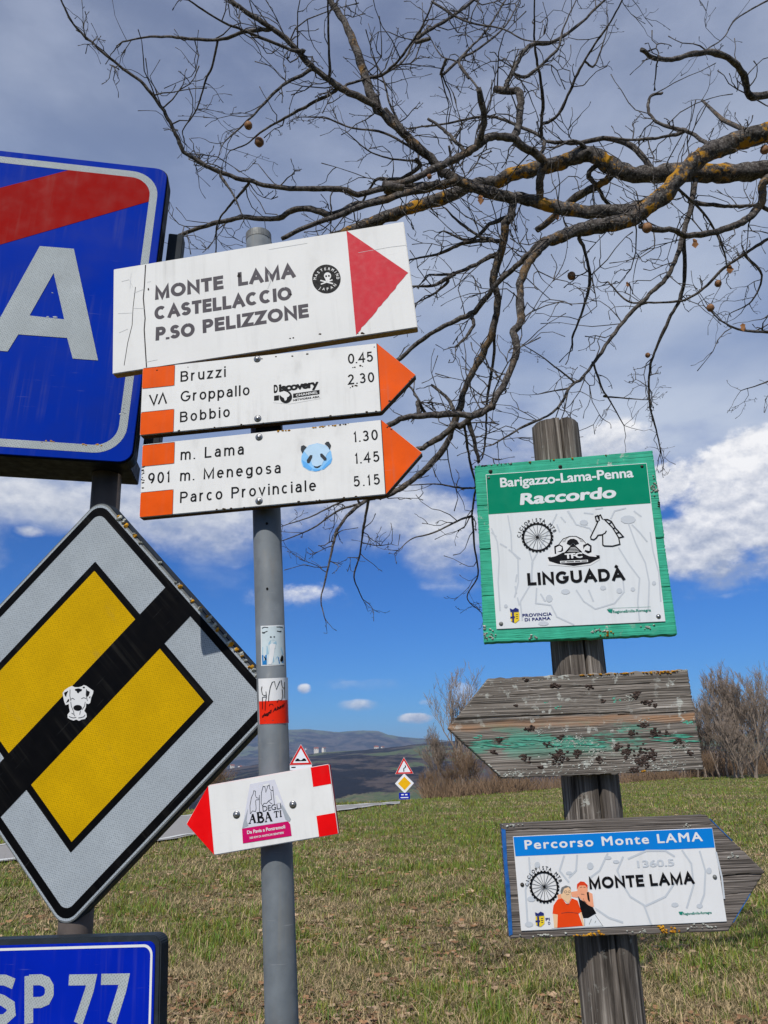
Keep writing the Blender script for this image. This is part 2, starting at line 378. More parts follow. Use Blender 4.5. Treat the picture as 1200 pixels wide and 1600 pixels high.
    def arctext(s, name, body, cpx, rpx, a0, a1, cap, mt, lift, bold=0.0, parent=None, inward=False):
        V, Fc = [], []; c = np.array(s.loc(*cpx)); k = s.px(); n = len(body)
        for i, ch in enumerate(body):
            if ch == ' ': continue
            th = rad(a0+(a1-a0)*i/(n-1)); r = rpx*k
            vs, fs, h = glyphs(ch, bold, 1.0); sc = cap*k/h; xm = (vs[:, 0].min()+vs[:, 0].max())/2
            rd = np.array([math.cos(th), math.sin(th)]); tg = np.array([math.sin(th), -math.cos(th)])
            if inward: rd, tg = -rd, -tg
            o = c + (rd*r if not inward else -rd*r); b0 = len(V); n1 = STEP.get((ch, bold, 1.0), len(vs))
            for i2, (x, y) in enumerate(vs):
                q = o + tg*(x-xm)*sc*.9 + rd*y*sc; V.append((q[0], -lift-(i2//n1)*6e-6, q[1]))
            Fc += [tuple(b0+j for j in g) for g in fs]
        return link(name, mesh(name, V, Fc), mt, parent or s.root)
    def screw(s, x, y, r=.0042, mt=None, h=.0035, name='screw'):
        u, v = s.loc(x, y); vs, fs = [], []; N = 14
        prof = [(1.0, 0), (1.0, -.35), (.8, -.75), (.4, -1.0), (.0, -1.05)]
        for rr, yy in prof:
            for i in range(N): a = 2*math.pi*i/N; vs.append((u+rr*r*math.cos(a), yy*h, v+rr*r*math.sin(a)))
        for j in range(len(prof)-1):
            for i in range(N): fs.append((j*N+i, j*N+(i+1) % N, (j+1)*N+(i+1) % N, (j+1)*N+i))
        # washer
        b0 = len(vs)
        for rr, yy in ((1.5, 0), (1.5, -.0008/h*1), (0.9, -.0008/h)):
            for i in range(N): a = 2*math.pi*i/N; vs.append((u+rr*r*math.cos(a), yy*h, v+rr*r*math.sin(a)))
        for j in range(2):
            for i in range(N): fs.append((b0+j*N+i, b0+j*N+(i+1) % N, b0+(j+1)*N+(i+1) % N, b0+(j+1)*N+i))
        return link(name, mesh(name, vs, fs, True), mt or M_screw, s.root)
_G = {}; STEP = {}
def glyphs(body, bold, space):
    key = (body, bold, space)
    if key in _G: return _G[key]
    def build(t):
        c = bpy.data.curves.new('g', 'FONT'); c.body = t; c.space_character = space; c.resolution_u = 4
        o = bpy.data.objects.new('g', c); COL.objects.link(o); dg = bpy.context.evaluated_depsgraph_get(); dg.update()
        me = bpy.data.meshes.new_from_object(o.evaluated_get(dg))
        vs = np.array([(v.co.x, v.co.y) for v in me.vertices]); fs = [tuple(p.vertices) for p in me.polygons]
        bpy.data.objects.remove(o); bpy.data.curves.remove(c); bpy.data.meshes.remove(me); return vs, fs
    vs, fs = build(body)
    if 'H' not in _G: _G['H'] = build('H')[0]
    hv = _G['H']; y0 = hv[:, 1].min(); h = hv[:, 1].max()-y0
    vs = vs.copy(); vs[:, 1] -= y0; n = len(vs)
    if bold > .002:      # heavier weight: the letter laid over itself, shifted by the extra stroke width
        sh = [(0, 0), (-bold, 0), (bold, 0), (0, -bold), (0, bold), (-.7*bold, -.7*bold), (.7*bold, -.7*bold), (-.7*bold, .7*bold), (.7*bold, .7*bold)]
        fs = [tuple(i+k*n for i in f) for k in range(len(sh)) for f in fs]
        vs = np.concatenate([vs+np.array(q) for q in sh]); h += 2*bold; vs[:, 1] += bold
        STEP[key] = n
    _G[key] = (vs, fs, h); return _G[key]
def _arc(cx, cy, rx, ry, a0, a1, n=12): return [(cx+rx*math.cos(rad(a0+(a1-a0)*i/n)), cy+ry*math.sin(rad(a0+(a1-a0)*i/n))) for i in range(n+1)]
_O = lambda h=1.0: _arc(.5, h/2, .5, h/2, 90, 450, 22)
_S = lambda k: [(x, y*k) for x, y in _arc(.5, .75, .45, .25, 25, 270)+_arc(.5, .25, .5, .25, 90, -155)[1:]]
STROKE = {   # single-line letters, as a router cuts them: width, strokes (capital height 1)
 'A': (.80, [[(0, 0), (.5, 1), (1, 0)], [(.18, .32), (.82, .32)]]), 'À': (.80, [[(0, 0), (.5, 1), (1, 0)], [(.18, .32), (.82, .32)], [(.28, 1.40), (.52, 1.22)]]),
 'B': (.64, [[(0, 0), (0, 1)], [(0, 1), (.52, 1)]+_arc(.55, .77, .38, .23, 80, -90)+[(0, .54)], [(.52, .54)]+_arc(.58, .27, .42, .27, 80, -90)+[(0, 0)]]),
 'C': (.80, [_arc(.5, .5, .5, .5, 48, 312, 18)]), 'D': (.72, [[(0, 0), (0, 1), (.4, 1)]+_arc(.45, .5, .55, .5, 85, -85, 16)+[(.4, 0), (-.02, 0)]]), 'E': (.56, [[(1, 1), (0, 1), (0, 0), (1, 0)], [(0, .52), (.9, .52)]]),
 'G': (.84, [_arc(.5, .5, .5, .5, 45, 335, 18)+[(.98, .47), (.56, .47)]]), 'I': (0, [[(.5, 0), (.5, 1)]]), 'L': (.54, [[(0, 1), (0, 0), (1, 0)]]), 'M': (.86, [[(0, 0), (0, 1), (.5, .06), (1, 1), (1, 0)]]),
 'N': (.74, [[(0, 0), (0, 1), (1, 0), (1, 1)]]), 'O': (.90, [_O()]), 'P': (.62, [[(0, 0), (0, 1)], [(0, 1), (.5, 1)]+_arc(.55, .73, .45, .27, 80, -90)+[(0, .46)]]), 'S': (.62, [_S(1.0)]), 'T': (.62, [[(0, 1), (1, 1)], [(.5, 1), (.5, 0)]]),
 'U': (.72, [[(0, 1), (0, .35)]+_arc(.5, .35, .5, .35, 180, 360)+[(1, 1)]]), 'Z': (.66, [[(.04, 1), (1, 1), (0, 0), (1, 0)]]), '.': (.02, [[(.5, 0), (.5, .045)]]),
 'a': (.50, [_arc(.5, .46, .46, .26, 155, 0, 8)+[(.96, 0)], [(.96, .44), (.45, .42)]+_arc(.4, .21, .4, .21, 100, 280, 10)+[(.7, .03), (.96, .2)]]), 'b': (.54, [[(0, 0), (0, 1)], _O(.72)]), 'c': (.50, [_arc(.5, .36, .5, .36, 48, 312, 14)]),
 'e': (.54, [[(.02, .38), (1, .38)]+_arc(.5, .36, .5, .36, 8, 315, 16)]), 'g': (.54, [_O(.72), [(1, .72), (1, -.08)]+_arc(.5, -.08, .5, .2, 0, -145, 8)]), 'i': (0, [[(.5, 0), (.5, .72)], [(.5, .94), (.5, 1)]]), 'l': (0, [[(.5, 0), (.5, 1)]]),
 'm': (.84, [[(0, 0), (0, .72)], [(0, .46)]+_arc(.25, .46, .25, .26, 180, 0, 8)+[(.5, 0)], [(.5, .46)]+_arc(.75, .46, .25, .26, 180, 0, 8)+[(1, 0)]]), 'n': (.50, [[(0, 0), (0, .72)], [(0, .4)]+_arc(.5, .4, .5, .32, 180, 0, 10)+[(1, 0)]]), 'o': (.54, [_O(.72)]),
 'p': (.54, [[(0, -.28), (0, .72)], _O(.72)]), 'r': (.34, [[(0, 0), (0, .72)], [(0, .4)]+_arc(.7, .4, .7, .32, 180, 70, 8)]), 's': (.46, [_S(.72)]), 'u': (.50, [[(0, .72), (0, .3)]+_arc(.5, .3, .5, .3, 180, 360, 10)+[(1, .72)], [(1, .72), (1, 0)]]), 'v': (.52, [[(0, .72), (.5, 0), (1, .72)]]), 'z': (.46, [[(.04, .72), (1, .72), (0, 0), (1, 0)]]),
 '0': (.52, [_O()]), '1': (.22, [[(0, .80), (.8, 1), (.8, 0)]]), '2': (.50, [_arc(.48, .72, .48, .28, 165, -30, 12)+[(0, 0), (1, 0)]]), '3': (.50, [_arc(.45, .76, .45, .24, 150, -80)+_arc(.45, .27, .53, .27, 80, -150)]), '4': (.56, [[(.76, 0), (.76, 1), (0, .3), (1, .3)]]), '5': (.52, [[(.92, 1), (.16, 1), (.08, .56)]+_arc(.46, .33, .53, .33, 135, -150)]), '9': (.52, [_arc(.5, .68, .5, .32, 0, 360, 18), [(1, .68)]+_arc(.2, .68, .8, .68, 0, -72, 8)]), '7': (.5, [[(0, 1), (1, 1), (.35, 0)]])}
def routed(B, items, weight, mt, lift, parent=None, name='lettering', most=.34):
    # lettering drawn with one stroke width (a share of the capital height); spacing opens or closes to fill its length
    for (body, a, b, cap) in items:
        a2 = np.array(B.loc(*a)); b2 = np.array(B.loc(*b)); d = b2-a2; Ln = np.linalg.norm(d); d /= Ln; nn = np.array([-d[1], d[0]]); H = B.rise(a, cap); sw = weight
        ws = [.30 if ch == ' ' else max(STROKE[ch][0], 0)+sw*.55*(STROKE[ch][0] < .05)+(sw*.45 if STROKE[ch][0] == 0 else 0)+(0 if STROKE[ch][0] < .05 else sw*.35) for ch in body]
        tot = sum(ws); gap = (Ln/H-tot)/max(1, len(body)-1); kx = 1.0
        if gap < .09: gap = .09; kx = (Ln/H)/(tot+gap*(len(body)-1))
        if gap > most: kx = (Ln/H)/(tot+most*(len(body)-1)); gap = most
        x = 0.0; lines = []
        for ch, w in zip(body, ws):
            if ch != ' ':
                for st_ in STROKE[ch][1]:
                    st_ = [np.array(q, float) for q in st_]; wq = max(w-sw, .02)
                    for e0, e1 in ((0, 1), (-1, -2)):       # square cutter ends reach the full letter box
                        if np.linalg.norm(st_[0]-st_[-1]) < 1e-6: break
                        q = st_[e0]; dv = np.array([(q[0]-st_[e1][0])*wq, (q[1]-st_[e1][1])*(1-sw)]); dv /= max(np.linalg.norm(dv), 1e-9)
                        if (q[1] in (0, 1, .72, -.28) and abs(dv[1]) > .6) or (q[0] in (0, 1, .9, .04) and abs(dv[0]) > .9): st_[e0] = q+np.array([dv[0]*sw/2/wq, dv[1]*sw/2/(1-sw)])
                    lines.append([tuple(a2+d*((x+(sw/2+u*(w-sw) if STROKE[ch][0] > 0.05 else w/2))*kx*H)+nn*((sw/2+v*(1-sw))*H)) for u, v in st_])
            x += w+gap
        o = B.strokes(name, lines, sw*H, mt, lift, parent)
        if 'kind' in o: del o['kind']
def rrect(w, h, r, n=8, cx=0, cy=0):
    out = []
    for (sx_, sz_, a0) in ((1, 1, 0), (-1, 1, 90), (-1, -1, 180), (1, -1, 270)):
        for i in range(n+1):
            a = rad(a0+90*i/n); out.append((cx+sx_*(w/2-r)+r*math.cos(a), cy+sz_*(h/2-r)+r*math.sin(a)))
    return out
def ell(cx, cy, rx, ry, n=24, rot=0):
    c, s_ = math.cos(rot), math.sin(rot)
    return [(cx+rx*math.cos(2*math.pi*i/n)*c-ry*math.sin(2*math.pi*i/n)*s_, cy+rx*math.cos(2*math.pi*i/n)*s_+ry*math.sin(2*math.pi*i/n)*c) for i in range(n)]
def zm(pts, k, ox, oy): return [(ox+x/k, oy+y/k) for x, y in pts]
def ring(board, name, outer, inner, mt, lift, parent=None):
    n = len(outer); v = [(u, -lift, w) for u, w in outer]+[(u, -lift, w) for u, w in inner]
    return link(name, mesh(name, v, [(i, (i+1) % n, n+(i+1) % n, n+i) for i in range(n)]), mt, parent or board.root)
def boxpart(B, name, u0, u1, v0, v1, y0, y1, mt): return B.slab(name, [(u0, v1), (u1, v1), (u1, v0), (u0, v0)], y1-y0, mt, y0, .0015)
L1, L2, L3, L4 = .0003, .0006, .0009, .0012

def pull_in(ol, u, w, m_):    # keep a patch on its board
    c = np.mean(np.array(ol), 0); area = sum(ol[k][0]*ol[(k+1) % len(ol)][1]-ol[(k+1) % len(ol)][0]*ol[k][1] for k in range(len(ol))); sg = 1 if area > 0 else -1
    for _ in range(3):
        for k in range(len(ol)):
            a, b = np.array(ol[k]), np.array(ol[(k+1) % len(ol)]); d = (b-a)/np.linalg.norm(b-a); n = np.array([-d[1], d[0]])*sg
            dist = (u-a[0])*n[0]+(w-a[1])*n[1]
            if dist < m_: u += n[0]*(m_-dist); w += n[1]*(m_-dist)
    return u, w
def lumps(board_or_root, name, spots, mt, root=None, seed=0, th=.002):
    # raised crusty patches: (u, v, radius) each a ragged low dome
    rnd = random.Random(seed); v, f = [], []
    ol = getattr(board_or_root, 'outline', None)
    for (u, w, r) in spots:
        if ol is not None: u, w = pull_in(ol, u, w, r*.9)
        N = 8; b0 = len(v); v.append((u, -th*rnd.uniform(.7, 1.3), w))
        for ringi, (rr, hh) in enumerate(((.55, .75), (1.0, -.15))):
            for i in range(N):
                a = 2*math.pi*i/N; q = r*rr*rnd.uniform(.6, 1.3)
                v.append((u+q*math.cos(a)*1.25, -th*hh*rnd.uniform(.6, 1.3), w+q*math.sin(a)*.85))
        for i in range(N): f.append((b0, b0+1+i, b0+1+(i+1) % N))
        for i in range(N): f.append((b0+1+i, b0+1+N+i, b0+1+N+(i+1) % N, b0+1+(i+1) % N))
    o = link(name, mesh(name, v, f), mt, root); o['kind'] = 'stuff'; return o
def clump(B, px, rpx, n, seed, s0=.7, s1=2.3):    # scatter small patches round a survey point
    rnd = random.Random(seed); u, v = B.loc(*px); k = B.px(); out = []
    for _ in range(n): out.append((u+rnd.gauss(0, rpx[0]*k*.5), v+rnd.gauss(0, rpx[1]*k*.5), k*rnd.uniform(s0, s1)))
    return out

def plank(B, name, uv, t, mt, seed, grain=.0009, step=.0013, cols=110, cracks=(), parent=None, rag=.0012):
    # sawn board as a convex outline scanned in rows: weathered grain ridges are real relief
    P = np.array(uv); v0, v1 = P[:, 1].min(), P[:, 1].max(); rows = max(8, int((v1-v0)/step))
    def bounds(v):
        xs = []
        for i in range(len(P)):
            a, b = P[i], P[(i+1) % len(P)]
            if (a[1]-v)*(b[1]-v) <= 0 and abs(a[1]-b[1]) > 1e-9: xs.append(a[0]+(b[0]-a[0])*(v-a[1])/(b[1]-a[1]))
        return min(xs), max(xs)
    V, Fc = [], []
    for j in range(rows+1):
        v = v0+(v1-v0)*min(max(j/rows, 1e-4), 1-1e-4); l, r = bounds(v)
        l += rag*noise.noise((seed, v*300, 1)); r += rag*noise.noise((seed, v*300, 7))
        for i in range(cols+1):
            u = l+(r-l)*i/cols
            warp = .006*noise.noise((u*9, v*14, seed))
            g = noise.noise((u*2.6, (v+warp)*230, seed))*.6+noise.noise((u*7, (v+warp)*480, seed+3))*.4
            y = grain*(abs(g)*1.6-.5)
            for (cv, depth, wid, u0, u1) in cracks:
                if u0 <= u <= u1:
                    cc = cv+.0022*noise.noise((u*22, seed, 2)); y += depth*max(0, 1-abs(v-cc)/wid)
            ed = min(j, rows-j)
            vv = v+(rag*1.3*noise.noise((u*70, seed, 5)) if ed == 0 else 0)
            if ed == 0 or i in (0, cols): y += .0012
            V.append((u, y, vv))
    W_ = cols+1
    for j in range(rows):
        for i in range(cols): a = j*W_+i; Fc.append((a, a+1, a+W_+1, a+W_))
    loop = [i for i in range(W_)]+[j*W_+cols for j in range(1, rows+1)]+[rows*W_+i for i in range(cols-1, -1, -1)]+[j*W_ for j in range(rows-1, 0, -1)]
    b0 = len(V); V += [(V[i][0], t, V[i][2]) for i in loop]; n = len(loop)
    for k in range(n): Fc.append((loop[k], b0+k, b0+(k+1) % n, loop[(k+1) % n]))
    Fc.append(tuple(b0+k for k in range(n)))
    return link(name, mesh(name, V, Fc), mt, parent or B.root)

# ================================================================== THE SETTING
# rim of the meadow plateau (beyond it the land falls into the valley)
rim_px = [(-420, 1372), (0, 1316), (150, 1292), (285, 1268), (400, 1262), (530, 1256.5), (600, 1252.5), (640, 1250), (720, 1246), (800, 1240), (1000, 1222), (1200, 1208)]
rim = [ground(*p)[:2] for p in rim_px]
rim_az = [math.atan2(p[0], p[1]) for p in rim]; rim_r = [math.hypot(*p) for p in rim]
rim_az = [-3.2, -1.5]+rim_az+[.62, .9, 3.2]; rim_r = [260, 60]+rim_r+[85, 140, 260]
def rim_at(a): return float(np.interp(a, rim_az, rim_r))
def zg(x, y):
    r = math.hypot(x, y); e = rim_at(math.atan2(x, y))
    base = .035*noise.noise((x*.35, y*.35, 3))*min(1, r/4)+.012*noise.noise((x*1.7, y*1.7, 8))
    if r <= e: return base
    d = r-e
    return max(-75, base-.045*min(d, 14)-(.24*(d-14) if d > 14 else 0))
def build_ground():
    angs = sorted(set(list(np.linspace(-math.pi, -.62, 40))+list(np.linspace(-.62, .62, 150))+list(np.linspace(.62, math.pi, 40))))
    radii = [0, .6, 1.2, 2, 3]+list(np.geomspace(3.6, 60, 70))+list(np.geomspace(63, 320, 22))+[500, 800, 1400, 2500, 5000, 9000, 16000]
    V, Fc = [], []
    for r in radii:
        for a in angs: x, y = r*math.sin(a), r*math.cos(a); V.append((x, y, zg(x, y)))
    n = len(angs)
    for j in range(len(radii)-1):
        for i in range(n-1): Fc.append((j*n+i, j*n+i+1, (j+1)*n+i+1, (j+1)*n+i))
    return mesh('meadow', V, Fc, True)
m, T, b = newmat('meadow_soil'); co = T.coord()
nA = T.noise(co, .28, 4); nB = T.noise(co, 2.6, 6, .65); nC = T.noise(co, 26, 6, .7); nD = T.noise(co, 90, 4, .7)
c = T.mix(T.sstep(nB, .38, .62), (.115, .125, .040), (.22, .17, .085))
c = T.mix(T.m('MULTIPLY', T.sstep(nC, .5, .7), .8), c, (.29, .22, .125))
c = T.mix(T.m('MULTIPLY', T.sstep(nD, .52, .72), .4), c, (.06, .048, .028))
c = T.mix(T.m('MULTIPLY', T.sstep(nA, .5, .62), .45), c, (.07, .115, .025))
T.put(b.inputs['Base Color'], c); b.inputs['Roughness'].default_value = .95; b.inputs['Specular IOR Level'].default_value = .1
bp = T.n.new('ShaderNodeBump'); bp.inputs['Strength'].default_value = .8; bp.inputs['Distance'].default_value = .03; T.put(bp.inputs['Height'], T.m('ADD', nC, nD)); T.l.new(bp.outputs[0], b.inputs['Normal'])
g = link('meadow_ground', build_ground(), m); tag(g, kind='structure')

# road along the left and beyond the meadow
near_px = [(-420, 1418), (-150, 1374), (0, 1351), (120, 1335), (240, 1319), (300, 1309), (400, 1292), (530, 1269), (585, 1261.5), (625, 1257)]
far_px = [(-420, 1380), (-150, 1345), (0, 1324), (120, 1302), (240, 1281), (300, 1274), (400, 1267), (530, 1260.5), (585, 1257), (625, 1254.3)]
def dens_line(px, n=12):
    P = np.array([ground(*p)[:2] for p in px]); out = []
    for i in range(len(P)-1):
        for k in range(n): out.append(P[i]+(P[i+1]-P[i])*k/n)
    return np.array(out+[P[-1]])
NR, FR = dens_line(near_px), dens_line(far_px)
def strip(A, B, name, mt, lift, nc=6):
    V, Fc = [], []; n = len(A)
    for i in range(n):
        for k in range(nc+1):
            p = A[i]+(B[i]-A[i])*k/nc; V.append((p[0], p[1], zg(p[0], p[1])+lift))
    W_ = nc+1
    for i in range(n-1):
        for k in range(nc): Fc.append((i*W_+k, (i+1)*W_+k, (i+1)*W_+k+1, i*W_+k+1))
    me = mesh(name, V, Fc, True)
    o = link(name, me, mt); return o
m, T, b = newmat('asphalt'); co = T.coord(); n1 = T.noise(co, 1.2, 6, .6); n2 = T.noise(co, 60, 3)
T.put(b.inputs['Base Color'], T.mix(T.lin(n2, .3, .7), T.mix(n1, (.24, .225, .205), (.33, .31, .285)), (.29, .275, .255))); b.inputs['Roughness'].default_value = .9
road = tag(strip(NR, FR, 'road', m, .045), kind='structure')
M_line = paint('road_line_white', (205, 205, 200), .7, .12, 9, .2)
wA = np.array([(.025*np.linalg.norm(a-b_)) for a, b_ in zip(NR, FR)])
for (s0, s1) in ((.035, None), (.95, None)):
    A = np.array([a+(b_-a)*s0 for a, b_ in zip(NR, FR)]); d = np.array([(b_-a)/np.linalg.norm(b_-a)*.28 for a, b_ in zip(NR, FR)])
    o = strip(A, A+d, 'edge_line', M_line, .052, 1); o.parent = road

# hills: two chains across the valley, wooded, with fields
m, T, b = newmat('hill_woods'); co = T.coord(); a1 = T.noise(co, .0016, 5, .55); a2 = T.noise(co, .008, 7, .72); a3 = T.noise(co, .05, 4, .7)
c = T.mix(T.sstep(a2, .45, .55), (.009, .008, .010), (.080, .060, .050))
c = T.mix(T.m('MULTIPLY', T.sstep(T.m('ADD', T.m('MULTIPLY', a1, .6), T.m('MULTIPLY', a2, .4)), .520, .535), .9), c, T.mix(T.sstep(a2, .45, .55), (.17, .145, .085), (.09, .12, .05)))
c = T.mix(T.m('MULTIPLY', T.sstep(a3, .5, .75), .6), c, (.028, .024, .022))
T.put(b.inputs['Base Color'], c); b.inputs['Roughness'].default_value = 1; b.inputs['Specular IOR Level'].default_value = 0
M_hill = m
def chain(name, dist0, dist1, prof, seed, rough):
    pa = [azel(x, y)[0] for x, y in prof]; pe = [azel(x, y)[1] for x, y in prof]
    A = np.linspace(-1.0, 1.0, 330); rows = 46; V, Fc = [], []
    for j in range(rows+14):
        t = j/rows
        for a in A:
            e = float(np.interp(a, pa, pe)); crest = CAMH+dist1*math.tan(e)
            if t <= 1:
                d = dist0+(dist1-dist0)*t; s_ = t*t*(3-2*t)*.55+t*.45; z = -76+(crest+76)*s_
            else:
                d = dist1*(1+(t-1)*.5); z = crest-(t-1)*dist1*.12
            x, y = d*math.sin(a), d*math.cos(a)
            amp = rough*(1-abs(2*min(t, 1)-1)*.75)*(1 if t > 0 else 0)
            z += amp*(noise.fractal((x/900, y/900, seed), .8, 2.1, 6)*1.0)+rough*.07*noise.noise((x/60, y/60, seed))*min(1, 3*t)
            V.append((x, y, z))
    n = len(A)
    for j in range(rows+13):
        for i in range(n-1): Fc.append((j*n+i, j*n+i+1, (j+1)*n+i+1, (j+1)*n+i))
    o = link(name, mesh(name, V, Fc, True), M_hill); return tag(o, kind='structure'), pa, pe
chain('far_hills', 3600, 6200, [(-700, 1170), (-200, 1160), (200, 1165), (330, 1160), (400, 1148), (430, 1143), (455, 1141), (478, 1141), (500, 1144), (525, 1146), (545, 1144), (565, 1142), (590, 1143), (605, 1148), (625, 1151), (655, 1154), (690, 1157), (720, 1160), (800, 1165), (1000, 1155), (1300, 1140), (1900, 1120)], 2.0, 60)
chain('wooded_hills', 700, 2300, [(-700, 1230), (-200, 1222), (200, 1215), (330, 1206), (400, 1195), (440, 1186), (480, 1180), (520, 1176), (560, 1173), (600, 1171), (640, 1166), (690, 1161), (740, 1157), (790, 1158), (850, 1165), (1000, 1160), (1100, 1152), (1300, 1140), (1900, 1120)], 5.0, 34)

# ------------------------------------------------------------------ grass, dead leaves
def in_road(x, y):
    a = math.atan2(x, y); r = math.hypot(x, y); return road_in(a, r)
na = np.arctan2(NR[:, 0], NR[:, 1]); nr = np.hypot(NR[:, 0], NR[:, 1]); fa = np.arctan2(FR[:, 0], FR[:, 1]); fr_ = np.hypot(FR[:, 0], FR[:, 1])
def road_in(a, r):
    ok = (a > na[0]) & (a < na[-1]); return ok & (r > np.interp(a, na, nr)-.05) & (r < np.interp(a, fa, fr_)+.05)
def vnoise(x, y, s, seed):
    return np.array([noise.noise((float(p)*s, float(q)*s, seed)) for p, q in zip(x, y)])
def build_grass(N):
    a = RNG.uniform(-.60, .60, N); u = RNG.uniform(0, 1, N)
    r = 4.3*np.exp(u*math.log(62/4.3)*.98)
    keep = (r < np.interp(a, rim_az, rim_r)+1.0) & ~road_in(a, r); a, r = a[keep], r[keep]
    x, y = r*np.sin(a), r*np.cos(a)
    # taller tussocks and dead stalks among the turf
    ta = RNG.uniform(-.55, .55, 420); tr_ = 4.4*np.exp(RNG.uniform(0, 1, 420)*1.5); ok = ~road_in(ta, tr_); ta, tr_ = ta[ok], tr_[ok]
    K = 46; tx = np.repeat(tr_*np.sin(ta), K)+RNG.normal(0, .035, len(ta)*K); ty = np.repeat(tr_*np.cos(ta), K)+RNG.normal(0, .035, len(ta)*K)
    n0 = len(x); x, y = np.concatenate([x, tx]), np.concatenate([y, ty]); r = np.hypot(x, y); n = len(x); tall = np.arange(n) >= n0
    pat = vnoise(x, y, .8, 4)+.8*vnoise(x, y, 2.6, 9); pat2 = vnoise(x, y, .22, 12)
    far = np.clip((r-8)/9, 0, 1)
    gp = np.clip(.34+.80*pat+.60*pat2+.44*far-.06*np.clip((x-1)/3, 0, 1), .06, .93)
    green = RNG.uniform(0, 1, n) < gp
    z = np.array([zg(float(p), float(q)) for p, q in zip(x, y)])
    h = np.where(green, RNG.gamma(5, .010, n), RNG.gamma(4, .012, n))*(.75+1.1*np.clip(pat, 0, 1.2))*(1+.25*far)
    h = np.where(tall, RNG.uniform(.05, .15, n), h); green = np.where(tall, RNG.uniform(0, 1, n) < np.where(np.sin(np.floor((np.arange(n)-n0)/46)*12.9) > -.2, .85, .15), green)
    w = .00100*(1+r/5.0)*RNG.uniform(.6, 1.4, n)
    th = RNG.uniform(0, 2*math.pi, n); lean = np.where(green, RNG.uniform(.15, .9, n), RNG.uniform(.5, 2.0, n))
    dx, dy = np.cos(th), np.sin(th); px_, py_ = -dy, dx
    lv = [(0, 0, 1.0), (.55, .30, .8), (1.0, 1.0, .0)]
    V = np.zeros((n, 5, 3)); k = 0
    for (t, l, ww) in lv:
        cx = x+dx*h*lean*l; cy = y+dy*h*lean*l; cz = z-.004+h*t/(1+.25*lean*t)
        if ww > 0:
            for s_ in (-1, 1):
                V[:, k, 0] = cx+s_*px_*w*ww; V[:, k, 1] = cy+s_*py_*w*ww; V[:, k, 2] = cz; k += 1
        else: V[:, k, 0] = cx; V[:, k, 1] = cy; V[:, k, 2] = cz; k += 1
    base = (np.arange(n)*5)[:, None]
    tri = np.concatenate([base+np.array([[0, 1, 3]]), base+np.array([[0, 3, 2]]), base+np.array([[2, 3, 4]])], 1).reshape(-1, 3)
    me = bpy.data.meshes.new('grass'); me.vertices.add(n*5); me.vertices.foreach_set('co', V.reshape(-1).astype(np.float32))
    nt = len(tri); me.loops.add(nt*3); me.loops.foreach_set('vertex_index', tri.reshape(-1).astype(np.int32))
    me.polygons.add(nt); me.polygons.foreach_set('loop_start', (np.arange(nt)*3).astype(np.int32)); me.polygons.foreach_set('loop_total', np.full(nt, 3, np.int32))
    cg = np.stack([RNG.uniform(.095, .225, n), RNG.uniform(.143, .262, n), RNG.uniform(.015, .040, n)], 1)
    cs = np.stack([RNG.uniform(.22, .60, n)]*3, 1)*np.array([1, .745, .40])*RNG.uniform(.75, 1.1, (n, 1))
    cc = np.where(green[:, None], cg, cs); cc = np.concatenate([cc, np.ones((n, 1))], 1)
    at_ = me.attributes.new('tint', 'FLOAT_COLOR', 'POINT'); at_.data.foreach_set('color', np.repeat(cc, 5, 0).reshape(-1).astype(np.float32))
    me.update(); me.validate(); return me
m, T, b = newmat('grass_blades'); an = T.n.new('ShaderNodeAttribute'); an.attribute_name = 'tint'
T.l.new(an.outputs['Color'], b.inputs['Base Color']); b.inputs['Roughness'].default_value = .7; b.inputs['Specular IOR Level'].default_value = .25
M_blade = m
o = link('grass', build_grass(600000), M_blade); tag(o, 'short patchy spring grass with straw covering the meadow', 'grass', kind='stuff')
def build_leaves(N):
    V, Fc, C = [], [], []
    for _ in range(N):
        a = random.uniform(-.56, .56); r = 4.4*math.exp(random.random()**1.25*math.log(5.5)); x, y = r*math.sin(a), r*math.cos(a)
        if noise.noise((x*.9, y*.9, 4))+.5*noise.noise((x*.35, y*.35, 20)) > .02+random.uniform(-.28, .28): continue
        if bool(road_in(a, r)): continue
        L = random.uniform(.013, .036)*(1+.02*r); th = random.uniform(0, 6.28); tl = random.uniform(-.7, .7); z = zg(x, y)+random.uniform(.006, .03)
        ux, uy = math.cos(th), math.sin(th); b0 = len(V)
        prof = [(-1, 0), (-.55, .34), (-.2, .26), (.15, .5), (.5, .36), (1, 0), (.5, -.36), (.15, -.5), (-.2, -.26), (-.55, -.34)]
        curl = random.uniform(.2, .9)
        for (p, q) in prof:
            V.append((x+L*(p*ux-q*uy), y+L*(p*uy+q*ux), z+L*(tl*q+curl*(p*p*.4+abs(q)*.5))))
        Fc += [tuple(b0+k for k in (0, 1, 2, 8, 9)), tuple(b0+k for k in (2, 3, 4, 6, 7, 8)), tuple(b0+k for k in (4, 5, 6))]
        k = random.uniform(.4, 1.25); C += [(.29*k, .155*k, .075*k, 1) if random.random() < .62 else (.42*k, .29*k, .18*k, 1)]*10
    me = mesh('dead_leaves', V, Fc); at_ = me.attributes.new('tint', 'FLOAT_COLOR', 'POINT')
    if len(me.vertices) == len(C): at_.data.foreach_set('color', np.array(C, np.float32).reshape(-1))
    return me
o = link('dead_leaves', build_leaves(21000), M_blade); tag(o, 'brown dead oak leaves scattered in the grass', 'dead leaves', kind='stuff')

